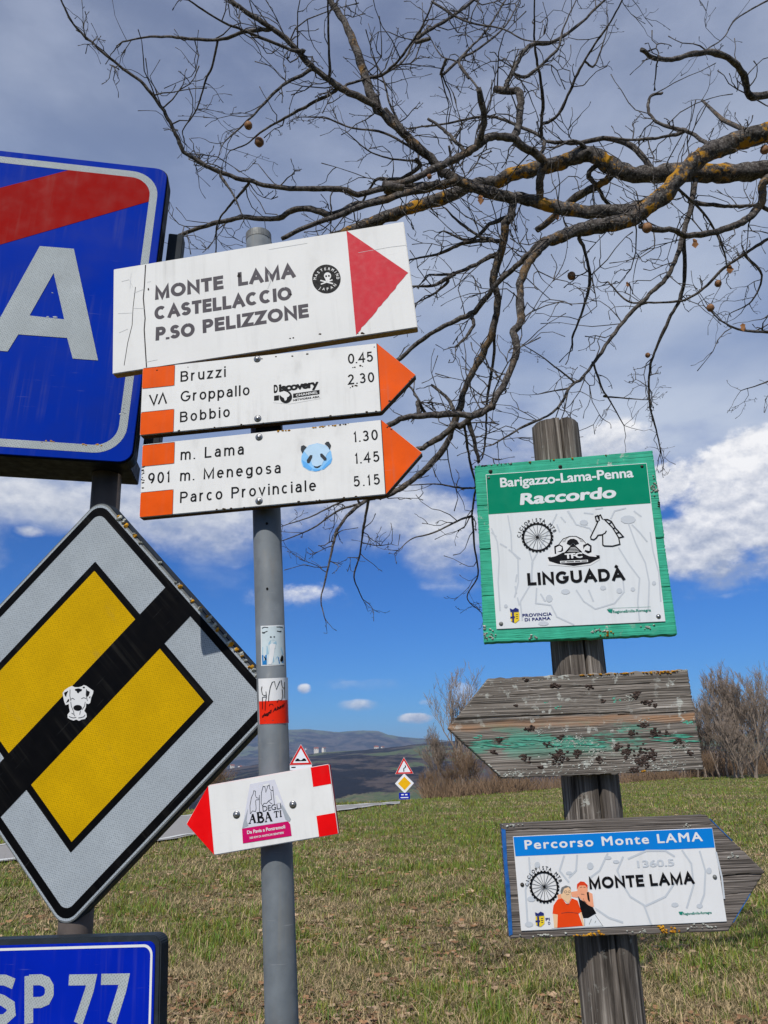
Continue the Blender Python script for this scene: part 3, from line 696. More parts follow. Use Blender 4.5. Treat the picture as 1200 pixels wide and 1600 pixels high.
# ------------------------------------------------------------------ trees
def tube(V, Fc, P, R, sides=5, cap=True, jitter=0.0):
    P = np.asarray(P, float); n = len(P); b0 = len(V); ref = None
    for i in range(n):
        t = P[min(i+1, n-1)]-P[max(i-1, 0)]; t = t/max(np.linalg.norm(t), 1e-9)
        if ref is None: ref = np.cross(t, [0.31, .2, .93]); 
        ref = ref-t*(ref @ t); ln = np.linalg.norm(ref)
        if ln < 1e-6: ref = np.cross(t, [1, .1, 0]); ln = np.linalg.norm(ref)
        ref = ref/ln; bi = np.cross(t, ref)
        for k in range(sides):
            a = 2*math.pi*k/sides; rr = R[i]
            if jitter: rr *= 1+jitter*noise.noise((P[i][0]*14+k*1.7, P[i][1]*14, P[i][2]*14))
            V.append(P[i]+rr*(math.cos(a)*ref+math.sin(a)*bi))
    for i in range(n-1):
        for k in range(sides):
            k2 = (k+1) % sides; Fc.append((b0+i*sides+k, b0+i*sides+k2, b0+(i+1)*sides+k2, b0+(i+1)*sides+k))
    if cap: Fc.append(tuple(b0+(n-1)*sides+k for k in range(sides)))
def bare_tree(seed, H, spread, stems=1, depth=4, rt0=.09):
    rnd = random.Random(seed); tv, tf, cv, cf = [], [], [], []
    def grow(p, d, L, r, lev):
        n = 4 if lev else 7; P = [p]; q = np.array(p); dd = np.array(d)
        for i in range(n):
            dd = dd+np.array([rnd.gauss(0, .16), rnd.gauss(0, .16), rnd.gauss(.05, .08)]); dd /= np.linalg.norm(dd); q = q+dd*L/n; P.append(q.copy())
        R = [max(r*(1-.62*i/n), .0055) for i in range(n+1)]
        if lev == 0: tube(tv, tf, P, R, 6)
        else: tube(cv, cf, P, R, 3, False)
        if lev < depth:
            for _ in range((rnd.randint(8, 11), rnd.randint(5, 7), rnd.randint(4, 6), 4, 3)[lev]):
                t = rnd.uniform(.12 if lev == 0 else .12, 1); k = min(int(t*n), n-1); pp = P[k]+(P[k+1]-P[k])*(t*n-k)
                th = rnd.uniform(0, 6.28); sid = np.array([math.cos(th), math.sin(th), 0]); up_ = rnd.uniform(.5, 1.1)
                nd = dd*.75+sid*spread*rnd.uniform(.4, 1)+np.array([0, 0, up_*.5]); nd /= np.linalg.norm(nd)
                grow(pp, nd, L*rnd.uniform(.40, .64)*(1.12-.55*t if lev == 0 else 1), max(R[k]*.55, .008), lev+1)
    for s_ in range(stems):
        o_ = np.array([rnd.gauss(0, .25)*(stems > 1), rnd.gauss(0, .25)*(stems > 1), -.1])
        grow(o_, np.array([rnd.gauss(0, .12), rnd.gauss(0, .12), 1]), H*rnd.uniform(.55, .72), rt0*rnd.uniform(.7, 1.1), 0)
    return mesh('trunk', tv, tf, True), mesh('crown', cv, cf)
m, T, b = newmat('far_bark'); co = T.coord(); T.put(b.inputs['Base Color'], T.mix(T.noise(co, 3, 4), (.17, .13, .10), (.31, .245, .19))); b.inputs['Roughness'].default_value = .95
M_fbark = m
m, T, b = newmat('brown_twigs'); co = T.coord(); T.put(b.inputs['Base Color'], T.mix(T.noise(co, 3, 4), (.12, .075, .042), (.24, .155, .09))); b.inputs['Roughness'].default_value = .95
M_btwig = m
protos = [bare_tree(11, 7.5, .75, 1, 4, .11), bare_tree(12, 6.5, .55, 2, 4, .075), bare_tree(13, 5.8, .6, 3, 4, .06), bare_tree(14, 4.2, .8, 3, 4, .05)]
for t_, c_ in protos: t_.materials.append(M_fbark); c_.materials.append(M_fbark)
bp_ = bare_tree(15, 3.6, .9, 5, 3, .035)
for q in bp_: q.materials.append(M_btwig)
def put_tree(name, pr, px, dist, sc, rot, label, cat='tree', group=None):
    a = azel(px, 1240)[0]; x, y = dist*math.sin(a), dist*math.cos(a)
    r_ = empty(name, (x, y, zg(x, y)-.05)); r_.rotation_euler = (0, 0, rot); r_.scale = (sc, sc, sc); tag(r_, label, cat, group)
    t = link('trunk', pr[0], None, r_); c_ = link('crown', pr[1], None, r_); return r_
TG = 'bare trees along the meadow edge'
put_tree('bare_tree', protos[0], 722, 44, 1.2, .4, 'bare spreading tree left of the weathered wooden arrow', 'tree', TG)
put_tree('bare_tree', protos[2], 690, 47, .75, 2.0, 'small thin bare tree beside the distant bend warning sign', 'tree', TG)
put_tree('bare_tree', protos[1], 1140, 58, 1.22, .2, 'tallest bare grey tree right of the weathered wooden arrow', 'tree', TG)
put_tree('bare_tree', protos[2], 1176, 57, 1.3, 1.2, 'many-stemmed bare tree near the right edge of the photo', 'tree', TG)
put_tree('bare_tree', protos[1], 1208, 60, 1.12, 2.6, 'bare tree cut by the right edge of the photo', 'tree', TG)
put_tree('bare_tree', protos[2], 1102, 59, .95, 3.4, 'bare tree just right of the weathered arrow\'s square end', 'tree', TG)
put_tree('bare_tree', protos[1], 1072, 58, .9, 4.5, 'bare tree hidden behind the square end of the weathered arrow', 'tree', TG)
put_tree('bare_tree', protos[3], 1156, 54, 1.15, 5.2, 'low bushy bare tree in front of the right-hand clump', 'tree', TG)
put_tree('bare_tree', protos[2], 1164, 56, 1.28, 2.2, 'dense bare tree in the middle of the right-hand clump', 'tree', TG)
put_tree('bare_tree', protos[1], 1190, 55, 1.18, 5.0, 'slender bare tree second from the right edge of the photo', 'tree', TG)
put_tree('bare_tree', protos[0], 1255, 62, 1.2, 3.0, 'bare tree standing past the right edge of the clump', 'tree', TG)
SG = 'brown shrubs along the meadow edge'
for i, (px, ds, sc, lb) in enumerate([(742, 42, .80, 'brown shrub at the foot of the spreading bare tree'), (700, 41, .55, 'small brown shrub right of the distant yellow diamond sign'), (775, 43, .75, 'brown shrub seen under the weathered arrow\'s pointed end'),
                        (668, 46, .5, 'sparse brown shrub right behind the distant road signs'), (1120, 53, .55, 'low brown shrub right of the weathered arrow at field edge'), (345, 31, .62, 'brown shrub beside the road behind the red arrow tip')]):
    put_tree('shrub', bp_, px, ds, sc, i*1.3, lb, 'shrub', SG)
def undergrowth():
    V, Fc = [], []; rnd = random.Random(5)
    for _ in range(5200):
        px = rnd.choice([rnd.uniform(662, 830), rnd.uniform(800, 1260), rnd.uniform(980, 1260)]); a = azel(px, 1240)[0]; r = rim_at(a)+rnd.uniform(.5, 7)
        x, y = r*math.sin(a), r*math.cos(a); z = zg(x, y); hh = (1.3+.7*noise.noise((px*.02, 1, 1)))*rnd.uniform(.5, 1.1)*(1.7 if px > 1080 else .8)
        P = [np.array([x, y, z-.05])]; d = np.array([rnd.gauss(0, .35), rnd.gauss(0, .35), 1])
        for i in range(3): d = d+np.array([rnd.gauss(0, .3), rnd.gauss(0, .3), 0]); P.append(P[-1]+d/np.linalg.norm(d)*hh/3)
        tube(V, Fc, P, [.016, .013, .010, .005], 3, False)
    return mesh('undergrowth', V, Fc)
o = link('undergrowth', undergrowth(), M_btwig); tag(o, 'brown leafless undergrowth along the far meadow edge', 'undergrowth', kind='stuff')

# ------------------------------------------------------------------ farmhouses on the slope across the valley
def farmhouse(px, py, dist, w, rot, label):
    p = at(px, py, dist); r_ = empty('farmhouse', p); r_.rotation_euler = (0, 0, rot); tag(r_, label, 'house', 'houses on the far slope')
    d, h = w*.7, w*.5
    V = [(-w/2, -d/2, -8), (w/2, -d/2, -8), (w/2, d/2, -8), (-w/2, d/2, -8), (-w/2, -d/2, h), (w/2, -d/2, h), (w/2, d/2, h), (-w/2, d/2, h), (-w/2, 0, h*1.45), (w/2, 0, h*1.45)]
    link('wall', mesh('wall', V, [(0, 1, 5, 4), (1, 2, 6, 9, 5), (2, 3, 7, 6), (3, 0, 4, 8, 7)]), M_house, r_)
    e = .6; R_ = [(-w/2-e, -d/2-e, h-.3), (w/2+e, -d/2-e, h-.3), (w/2+e, 0, h*1.5), (-w/2-e, 0, h*1.5), (-w/2-e, d/2+e, h-.3), (w/2+e, d/2+e, h-.3)]
    R2 = [(x, y, z+.4) for x, y, z in R_]
    link('roof', mesh('roof', R_+R2, [(6, 7, 8, 9), (9, 8, 11, 10), (0, 3, 2, 1), (3, 4, 5, 2), (0, 1, 7, 6), (4, 10, 11, 5), (0, 6, 9, 3), (3, 9, 10, 4), (1, 2, 8, 7), (2, 5, 11, 8)]), M_roof, r_)
    for k in (-.28, .28):
        link('window', mesh('window', [(k*w-w*.05, -d/2-.05, h*.35), (k*w+w*.05, -d/2-.05, h*.35), (k*w+w*.05, -d/2-.05, h*.7), (k*w-w*.05, -d/2-.05, h*.7)], [(0, 1, 2, 3)]), M_hole, r_)
M_house = paint('house_render', (222, 214, 200), .9, .08, .5); M_roof = paint('roof_tiles', (150, 92, 70), .9, .15, .6)
for q in [(494, 1173, 2200, 12, .3, 'leftmost pale farmhouse on the dark wooded hilltop'), (506, 1172, 2210, 10, 1.0, 'small pale farmhouse second on the wooded hilltop'), (588, 1170.5, 2260, 12, .2, 'pale farmhouse on the wooded ridge above the bend sign'),
          (598, 1170, 2270, 9, .8, 'tiny pale house right of the ridge farmhouse'), (575, 1206, 1700, 9, .5, 'lone pale house lower on the wooded slope'), (452, 1174, 4700, 17, .4, 'pale house on the far hills left of the road signs'),
          (478, 1172, 4700, 15, 1.2, 'pale house on the far hills beside the bump sign tip'), (363, 1199, 2200, 10, .6, 'pale house between the big diamond sign and the pole'), (375, 1201, 2200, 11, 1.1, 'pale house nearest the steel pole\'s left side')]: farmhouse(*q)

# ================================================================== POSTS
POLE = {'mid': (np.array([-.229, 1.262, 2.574]), np.array([-.165, 1.262, 1.25]), .024),
        'left': (np.array([-.593, 1.549, 2.205]), np.array([-.577, 1.549, 1.329]), .030),
        'wood': (np.array([.336, 1.38, 2.209]), np.array([.334, 1.38, 1.204]), .045)}
class Post:
    def __init__(s, key, name, label, cat, ztop):
        A, B, s.r = POLE[key]; s.d = (A-B)/np.linalg.norm(A-B)
        s.top = A+s.d*((ztop-A[2])/s.d[2]) if ztop else A; s.base = A+s.d*((-.25-A[2])/s.d[2])
        s.root = empty(name, tuple(s.base)); tag(s.root, label, cat)
    def hit(s, x, y, lift=.0004):
        d = ray(x, y); d = d/np.linalg.norm(d); m_ = CAM-s.base; dp = d-s.d*(d @ s.d); mp = m_-s.d*(m_ @ s.d)
        a, b_, c_ = dp @ dp, 2*(dp @ mp), mp @ mp-(s.r+lift)**2; q = max(0, b_*b_-4*a*c_); t = (-b_-math.sqrt(q))/(2*a); return CAM+t*d-s.base
    def pipe(s, mt, N=40):
        V, Fc = [], []; P = [s.base, s.base+(s.top-s.base)*.5, s.top]; tube(V, Fc, [p-s.base for p in P], [s.r]*3, N, True)
        # open mouth at the top
        o = link('pipe', mesh('pipe', V, Fc, False), mt, s.root)
        for p in o.data.polygons: p.use_smooth = len(p.vertices) == 4
        return o
    def wrap(s, name, quad, mt, lift, n=12, m_=4, parent=None):      # film bent round the pipe, quad TL TR BR BL in survey pixels
        V, Fc = [], []; q = [np.array(p, float) for p in quad]
        for j in range(m_+1):
            for i in range(n+1):
                u, v = i/n, j/m_; p = (q[0]*(1-u)+q[1]*u)*(1-v)+(q[3]*(1-u)+q[2]*u)*v; V.append(s.hit(p[0], p[1], lift))
        for j in range(m_):
            for i in range(n): a = j*(n+1)+i; Fc.append((a, a+n+1, a+n+2, a+1))
        return link(name, mesh(name, V, Fc, True), mt, parent or s.root)
    def ink(s, name, lines, wpx, mt, lift, parent=None):
        V, Fc = [], []
        for ln in lines:
            P = np.array(ln, float); n = len(P)
            for k in range(n):
                t = P[min(k+1, n-1)]-P[max(k-1, 0)]; t = t/max(np.linalg.norm(t), 1e-6); nn = np.array([-t[1], t[0]])*wpx/2
                V += [s.hit(*(P[k]+nn), lift), s.hit(*(P[k]-nn), lift)]
            b0 = len(V)-2*n
            for k in range(n-1): Fc.append((b0+2*k, b0+2*k+1, b0+2*k+3, b0+2*k+2))
        return link(name, mesh(name, V, Fc), mt, parent or s.root)
    def blob(s, name, polys, mt, lift, parent=None):
        V, Fc = [], []
        for p in polys: b0 = len(V); V += [s.hit(x, y, lift) for x, y in p]; Fc.append(range(b0, len(V)))
        o = link(name, mesh(name, V, Fc), mt, parent or s.root)
        if len(polys) > 1: o['kind'] = 'stuff'
        return o

# --- middle steel pole with two stickers
mid = Post('mid', 'sign_pole', 'grey galvanised pole carrying the white and orange trail signs', 'pole', 2.578)
mid.pipe(M_steel)
V, Fc = [], []; tube(V, Fc, [mid.top-mid.base-mid.d*.012, mid.top-mid.base+mid.d*.003], [mid.r+.0006]*2, 32); link('cap', mesh('cap', V, Fc), M_alu, mid.root)
mid.blob('bolt_hole', [ell(417, 818, 2.0, 2.2, 12)], M_hole, .0005); mid.blob('bolt_hole', [ell(417.5, 920, 1.8, 2.2, 12)], M_hole, .0005)
s1 = mid.wrap('sticker', [(407.3, 978), (443.4, 976.4), (444.4, 1039), (408.3, 1040.7)], M_lamawhite, .0004); s1['label'] = 'white sticker with a pale blue face'
z7 = lambda pts: zm(pts, 9.41, 395, 970)
mid.wrap('face_print', z7([(125, 88), (447, 75), (455, 640), (135, 652)]), M_paleface, .0006, parent=s1)
mid.ink('eye_print', [z7(p) for p in ([(135, 170), (165, 172), (215, 152)], [(140, 180), (165, 180), (180, 172)], [(355, 150), (395, 160), (420, 150)], [(390, 155), (415, 162)], [(135, 110), (170, 92), (225, 100)], [(350, 92), (400, 90), (440, 98)])], 1.4, M_charcoal, .0009, s1)
mid.blob('nose_print', [zm(ell(265, 238, 14, 12, 10), 9.41, 395, 970), zm(ell(315, 236, 12, 11, 10), 9.41, 395, 970)], M_charcoal, .0009, s1)
mid.blob('mouth_print', [z7([(228, 330), (255, 290), (300, 280), (345, 300), (355, 350), (330, 340), (290, 330), (250, 350), (235, 365)]), z7([(140, 385), (215, 370), (235, 480), (210, 500), (138, 500)]), z7([(330, 400), (420, 385), (448, 480), (440, 500), (360, 540), (300, 620), (285, 500)])], M_palemid, .0008, s1)
mid.blob('tongue_print', [z7([(245, 350), (290, 330), (335, 350), (320, 420), (290, 600), (270, 640), (225, 640), (255, 430)])], M_lamawhite, .0010, s1)
mid.blob('blue_print', [z7([(132, 505), (205, 500), (205, 645), (140, 648)]), z7([(370, 535), (450, 520), (450, 620), (385, 630)])], M_stblue, .0009, s1)
mid.blob('dark_print', [z7([(160, 510), (200, 560), (190, 585), (165, 540)]), z7([(430, 500), (450, 530), (445, 585), (420, 605), (400, 580), (415, 530)])], M_black_ink, .0012, s1)
s2 = mid.wrap('sticker', [(403.6, 1060.5), (450.0, 1058.5), (451.2, 1130), (405.6, 1132)], M_lamawhite, .0004, 20); s2['label'] = 'white and red trail sticker with outlined pilgrims'
mid.wrap('red_print', [(404.6, 1095.8), (450.4, 1093.6), (451.2, 1129.6), (405.8, 1131.6)], M_stickerred, .0007, 20, parent=s2)
mid.ink('pilgrim_print', [z7(p) for p in ([(230, 1190), (235, 1100), (255, 980), (285, 900), (320, 890), (325, 930), (345, 1010), (395, 890), (420, 870), (425, 940), (440, 985), (468, 990)], [(468, 900), (470, 1140)], [(430, 1000), (440, 1110), (420, 1170), (375, 1160), (355, 1200)],
      [(135, 965), (125, 1010), (140, 1080), (165, 1100), (192, 1090)], [(192, 1040), (200, 1110), (185, 1200), (180, 1320)], [(138, 1125), (200, 1118)], [(140, 1130), (140, 1300)], [(240, 1255), (250, 1225), (290, 1225), (300, 1250)])], 1.0, M_black_ink, .0011, s2)
vs_, fs_, hh_ = glyphs('degli Abati', .03, 1.0)
V = []; ax0, ay0, ax1, ay1 = 408.6, 1122.0, 443.5, 1104.0
for x, y in vs_:
    t = (x-vs_[:, 0].min())/np.ptp(vs_[:, 0]); V.append(mid.hit(ax0+(ax1-ax0)*t+y/hh_*1.5, ay0+(ay1-ay0)*t-y/hh_*6.2, .0011))
link('lettering', mesh('lettering', V, fs_), M_black_ink, s2)
mid.ink('small_print', [z7([(170, 1470), (300, 1462), (490, 1452)])], .8, M_charcoal, .0011, s2)

# --- left steel pole behind the road signs
lp = Post('left', 'sign_pole', 'brownish steel pole behind the blue and yellow road signs', 'pole', 2.9); lp.pipe(M_steel2)

# --- split log post on the right
wp = Post('wood', 'wooden_post', 'weathered split wooden post carrying three trail boards', 'post', 2.213)
def log_post(P):
    V, Fc = [], []; N, Rws = 160, 130; Lz = np.linalg.norm(P.top-P.base)
    ex = np.array([1., 0, 0]); ex = ex-P.d*(ex @ P.d); ex /= np.linalg.norm(ex); ey = np.cross(P.d, ex)
    for j in range(Rws+1):
        t = j/Rws; c_ = P.d*(Lz*t); h = Lz*t; rr = P.r*(1.17-.17*min(1, t*1.05))
        for i in range(N):
            a = 2*math.pi*i/N; am = (a+math.pi/2+math.pi) % (2*math.pi)-math.pi          # 0 faces the road (-Y)
            g = .0007*noise.noise((math.cos(a)*26, math.sin(a)*26, h*2.2))+.0004*noise.noise((math.cos(a)*60, math.sin(a)*60, h*5))+.004*noise.noise((math.cos(a)*2, math.sin(a)*2, h*1.5))
            cr = .08+.06*noise.noise((h*2.0, 3, 1)); wd = .055+.025*noise.noise((h*3, 7, 1))
            g -= .022*max(0, 1-abs(am-cr)/wd)*(.65+.35*math.sin(h*4))
            for (c0, k) in ((-.75, 3.1), (.72, 1.7), (1.3, 5.0)): g -= .004*max(0, 1-abs(am-c0-.08*noise.noise((h*3, k, 2)))/.035)*max(0, noise.noise((h*1.4, k, 9))+.35)
            top = (-.003+.004*noise.noise((math.cos(a)*4, math.sin(a)*4, 2))) if j == Rws else 0
            rq = (rr+g)*(.985 if j == Rws else 1)
            V.append(c_+P.d*top+rq*(math.cos(a)*ex+math.sin(a)*ey))
    for j in range(Rws):
        for i in range(N): i2 = (i+1) % N; Fc.append((j*N+i, j*N+i2, (j+1)*N+i2, (j+1)*N+i))
    Fc.append(tuple(Rws*N+i for i in range(N)))
    return mesh('log', V, Fc)
link('log', log_post(wp), M_post, wp.root)

# ================================================================== TRAIL SIGNS ON THE MIDDLE POLE
B = Board('white', 'trail_sign', 'cracked white wooden board with grey lettering and red arrowhead, topmost on steel pole', 'sign', 'trail signs on the steel pole')
B.slab('panel', [(-B.w/2, B.h/2), (B.w/2, B.h/2), (B.w/2, -B.h/2), (-B.w/2, -B.h/2)], .018, M_whitewood, edge=M_edgewood)
B.strokespx('crack', [[(227.5, 414), (225.8, 445), (224, 466), (226.8, 497.5), (225.4, 515), (227.5, 550), (229, 574)]], 1.7, M_crack, L1)
B.strokespx('crack', [[(211.8, 448.5), (208, 480), (206.5, 508), (199.5, 536), (194, 571)]], .9, M_crack, L1)
B.strokespx('hairline_cracks', [[(184.5, 490), (206.5, 489)], [(209, 482), (226, 482)], [(205, 427), (203, 452)], [(209, 458), (225, 452)], [(186, 520), (200, 514)], [(228, 566), (246, 562)], [(420, 390), (480, 380)], [(560, 395), (610, 386), (636, 383)], [(230, 441), (236, 440)], [(420, 425), (423, 440), (418, 452)], [(190, 440), (202, 437), (208, 449)]], .55, M_hair, L1)
routed(B, [('MONTE', (242.3, 468.7), (349.4, 451.3), 21), ('LAMA', (372.3, 447.2), (462, 433.1), 21.5), ('CASTELLACCIO', (241.5, 500), (456, 467.8), 20.5), ('P.SO', (243.2, 532.4), (303.9, 525), 21), ('PELIZZONE', (316.9, 520.7), (482.8, 495.5), 21)], .245, M_grey_ink, L1, most=.085)
B.filmpx('drip', [[(370.5, 432), (372, 428), (375, 427.5), (376.5, 432), (374, 434)], ell(454, 460, 2.2, 1.6, 8), ell(232, 452, 1.2, 2, 8)], M_crack, L2)
tri = [(541.3, 360.3), (590, 393.5), (638, 426.4)]; rn = random.Random(3)
edge = [(638+(556.5-638)*t+rn.uniform(-1.6, .8), 426.4+(523.7-426.4)*t+rn.uniform(-.8, .8)) for t in np.linspace(.03, .97, 22)]
B.filmpx('arrowhead', [tri+edge+[(556.5, 523.7), (549, 442)]], M_fadedred, L1)
st = B.filmpx('sticker', [ell(510, 436, 22.3, 22.6, 40)], M_black_ink, L1); st['label'] = 'round black skull sticker'
zb = lambda p: zm(p, 2.3077, 160, 330)
B.arctext('lettering', 'MASTERMIND', (510, 436), 15.6, 168, -6, 4.6, M_white, L2, .03, st)
B.arctext('lettering', 'JAPAN', (510, 436), 20.3, -128, -48, 4.6, M_white, L2, .03, st, inward=True)
B.filmpx('skull_print', [zm(ell(812, 234, 13, 13, 16), 2.3077, 160, 330), zb([(804, 244), (820, 242), (819, 251), (806, 253)])], M_white, L2, st)
B.strokespx('bones_print', [zb([(786, 250), (832, 262)]), zb([(788, 264), (830, 248)])], 2.2, M_white, L2, st)
B.filmpx('skull_print', [zm(ell(807, 235, 3.4, 3.6, 10), 2.3077, 160, 330), zm(ell(817, 234, 3.4, 3.6, 10), 2.3077, 160, 330)], M_black_ink, L3, st)
lumps(B, 'chips', clump(B, (452, 529), (60, .6), 3, 4)+clump(B, (566, 520), (8, 2), 5, 6), M_darkedge, B.root, 2, .0012)

def orange_sign(key, tip, up_sq, lo_sq, label):
    B = Board(key, 'trail_sign', label, 'sign', 'trail signs on the steel pole')
    tp = B.loc(*tip[1]); rn = random.Random(hash(key) % 97)
    outline = [(-B.w/2, B.h/2), (B.w/2, B.h/2), tp, (B.w/2, -B.h/2), (-B.w/2, -B.h/2)]
    B.outline = outline; B.slab('panel', outline, .017, M_white, edge=M_darkedge)
    q = .0006
    B.film('arrowhead', [[(B.w/2+q, B.h/2-.001), (tp[0]-.0012, tp[1]), (B.w/2+q, -B.h/2+.001)]], M_orange, L1)
    B.strokes('score_line', [[(B.w/2, B.h/2-.001), (B.w/2, -B.h/2+.001)]], .0012, M_crack, L2)
    for sq in (up_sq, lo_sq):
        P = np.array(B.pts(sq)); u0, u1 = -B.w/2+.0008, P[1:3, 0].mean(); v1 = min(P[:2, 1].mean(), B.h/2-.0008); v0 = max(P[2:, 1].mean(), -B.h/2+.0008)
        B.film('colour_block', [rrect(u1-u0, v1-v0, .003, 4, (u0+u1)/2, (v0+v1)/2)], M_orange, L1)
        B.strokes('score_line', [[(u0, v1), (u1, v1), (u1, v0), (u0, v0)]], .0005, M_crack, L2)
    return B
B = orange_sign('or1', [(588, 534), (650, 585.5), (594, 643)], [(222, 576), (273, 569), (272.8, 602.8), (220.8, 607.2)], [(220, 645), (272, 638.8), (271.2, 675.2), (218.4, 682)], 'white arrow board with orange tip reading Bruzzi, upper of the two orange-tipped boards')
B.strokespx('lettering', [[(233.8, 617.2), (240.5, 632.3), (246, 615.8)], [(247.6, 631.6), (254.5, 614.8), (260, 630.5)]], 2.7, M_black_ink, L1)
routed(B, [('Bruzzi', (282, 596.8), (352.8, 588.8), 16.3), ('Groppallo', (282, 628), (390, 617.2), 16.5), ('Bobbio', (281.2, 660), (359.2, 651.2), 16.3), ('0.45', (544, 568.8), (583.2, 564.8), 15.8), ('2.30', (544, 601.2), (585.2, 596.8), 15.8)], .14, M_black_ink, L1)
lumps(B, 'chips', clump(B, (551, 604), (7, 2), 5, 1)+clump(B, (556, 573), (9, 2), 4, 2)+clump(B, (400, 562), (200, 1), 7, 3)+clump(B, (430, 664), (260, 1), 14, 5), M_darkedge, B.root, 7, .0012)
B.screw(402, 561); B.screw(402.8, 654)
u_, v_ = B.loc(415, 655); boxpart(B, 'bracket', u_-.022, u_+.022, -B.h/2-.014, -B.h/2+.03, .0175, .034, M_framebk)
zd = lambda p: zm(p, 7.5, 400, 560)
st = B.filmpx('sticker', [zd([(195, 300), (742, 232), (762, 470), (400, 535), (200, 520)])], M_white, L1); st['label'] = 'white sticker with black globe and lettering'
B.text('lettering', [('D', (428, 614.5), (434.4, 613.8), 13), ('iscovery', (436, 612.8), (498.3, 605.2), 12.6)], M_black_ink, L2, .05, 0, .88, st)
B.filmpx('globe_print', [ell(446.7, 620.3, 9.8, 9.8, 26)], M_black_ink, L3, st)
B.filmpx('land_print', [zd([(290, 400), (330, 385), (370, 400), (400, 430), (385, 450), (365, 460), (360, 490), (340, 500), (330, 470), (300, 450), (280, 430)])], M_white, L4, st)
B.filmpx('bar_print', [[(458, 615.3), (499.3, 609.3), (499.3, 616), (458, 622)], [(428.3, 618.7), (436, 617.6), (436, 625.6), (428.3, 626.3)]], M_black_ink, L2, st)
B.text('lettering', [('CHANNEL', (462.7, 620), (496.7, 615), 3.7)], M_white, L3, .03, 0, 1.1, st)
B.text('lettering', [('NETWORKS ASIA', (458, 627.2), (499.3, 621.3), 3.1)], M_black_ink, L2, .03, 0, 1.0, st)

B = orange_sign('or2', [(595.2, 656), (660, 707.2), (600.8, 772.8)], [(224, 696), (273.2, 690.8), (272, 724), (222, 729.2)], [(219.2, 770), (270.8, 764.8), (270, 803.2), (217.6, 808.8)], 'white arrow board with orange tip marked 901, lower of the two orange-tipped boards')
routed(B, [('901', (231.2, 757), (265.2, 753.4), 17.6), ('m. Lama', (282, 719.2), (381.2, 710), 17), ('m. Menegosa', (281.2, 752), (438.8, 739.2), 17), ('Parco Provinciale', (281.2, 786), (494, 766.8), 17.3), ('1.30', (552.8, 691.2), (590.8, 687.2), 16.5), ('1.45', (554.8, 724.8), (593.2, 721.2), 16.5), ('5.15', (552.8, 760.8), (594, 756.8), 16.5)], .14, M_black_ink, L1)
B.screw(404.8, 683); B.screw(404.8, 782.8)
lumps(B, 'lichen', clump(B, (440, 671.5), (9, 1), 6, 11)+clump(B, (502, 665), (18, 1), 10, 12), M_lichen_o, B.root, 9, .0016)
lumps(B, 'chips', clump(B, (223, 745), (3, 22), 12, 13)+clump(B, (400, 800), (260, 1.2), 12, 14)+clump(B, (530, 663), (18, 1), 4, 15)+clump(B, (612, 668), (14, 6), 5, 16), M_darkedge, B.root, 10, .0012)
st = B.filmpx('sticker', [zd([(532, 1150), (560, 1080), (620, 1020), (720, 995), (820, 1020), (880, 1090), (895, 1180), (880, 1230), (800, 1300), (700, 1328), (620, 1315), (550, 1270), (530, 1210)])], M_pandamid, L1); st['label'] = 'pale blue panda face sticker'
B.filmpx('pale_print', [zd([(560, 1085), (620, 1025), (720, 1000), (815, 1022), (870, 1085), (840, 1110), (800, 1190), (770, 1250), (715, 1275), (660, 1250), (640, 1180), (590, 1120)])], M_pandapale, L2, st)
B.filmpx('blue_print', [zd([(540, 1190), (600, 1230), (660, 1290), (640, 1312), (560, 1268)]), zd([(890, 1170), (840, 1210), (770, 1290), (790, 1300), (875, 1228)]), zd([(660, 1295), (720, 1300), (765, 1292), (740, 1318), (680, 1322)])], M_pandablue, L2, st)
B.filmpx('dark_print', [zd([(545, 1115), (525, 1075), (530, 1030), (560, 1018), (595, 1040), (570, 1070)]), zd([(865, 1070), (880, 1020), (855, 978), (830, 978), (805, 1000), (840, 1030)]), zd([(600, 1225), (595, 1195), (635, 1135), (662, 1135), (660, 1165), (625, 1228)]), zd([(825, 1195), (800, 1198), (755, 1150), (752, 1120), (775, 1115), (828, 1170)]), zd([(675, 1265), (720, 1268), (765, 1250), (740, 1278), (715, 1285), (690, 1280)])], M_charcoal, L3, st)

B = Board('rw', 'trail_sign', 'small white arrow board with red tip and two red squares, low on steel pole', 'sign', 'trail signs on the steel pole')
tp = B.loc(290.5, 1287.8); z5 = lambda p: zm(p, 3.81, 270, 940)
B.slab('panel', [(-B.w/2, B.h/2), (B.w/2, B.h/2), (B.w/2, -B.h/2), (-B.w/2, -B.h/2), tp], .013, M_white, edge=M_fadedred)
B.film('arrowhead', [[(-B.w/2-.0005, B.h/2-.001), (-B.w/2-.0005, -B.h/2+.001), (tp[0]+.0012, tp[1])]], M_red, L1)
for i, sq in enumerate((z5([(822, 975), (930, 955), (942, 1085), (833, 1103)]), z5([(857, 1275), (968, 1257), (983, 1385), (870, 1407)]))):
    P = np.array(B.pts(sq)); u0, u1 = P[[0, 3], 0].mean(), B.w/2-.0008; v0, v1 = P[2:, 1].mean(), P[:2, 1].mean()
    if i == 0: v1 = B.h/2-.0008
    else: v0 = -B.h/2+.0008
    B.film('red_square', [[(u0, v0), (u1, v0), (u1, v1), (u0, v1)]], M_red, L1)
B.screw(369.7, 1272.8, .0036); B.screw(457.7, 1257, .0036)
zs = lambda p: zm(p, 10.91, 360, 1200)
st = B.filmpx('sticker', [zs([(335, 275), (755, 195), (1020, 900), (200, 1032)])], M_clear, L1); st['label'] = 'peeling clear trapezoid sticker with pilgrims and pink strip'
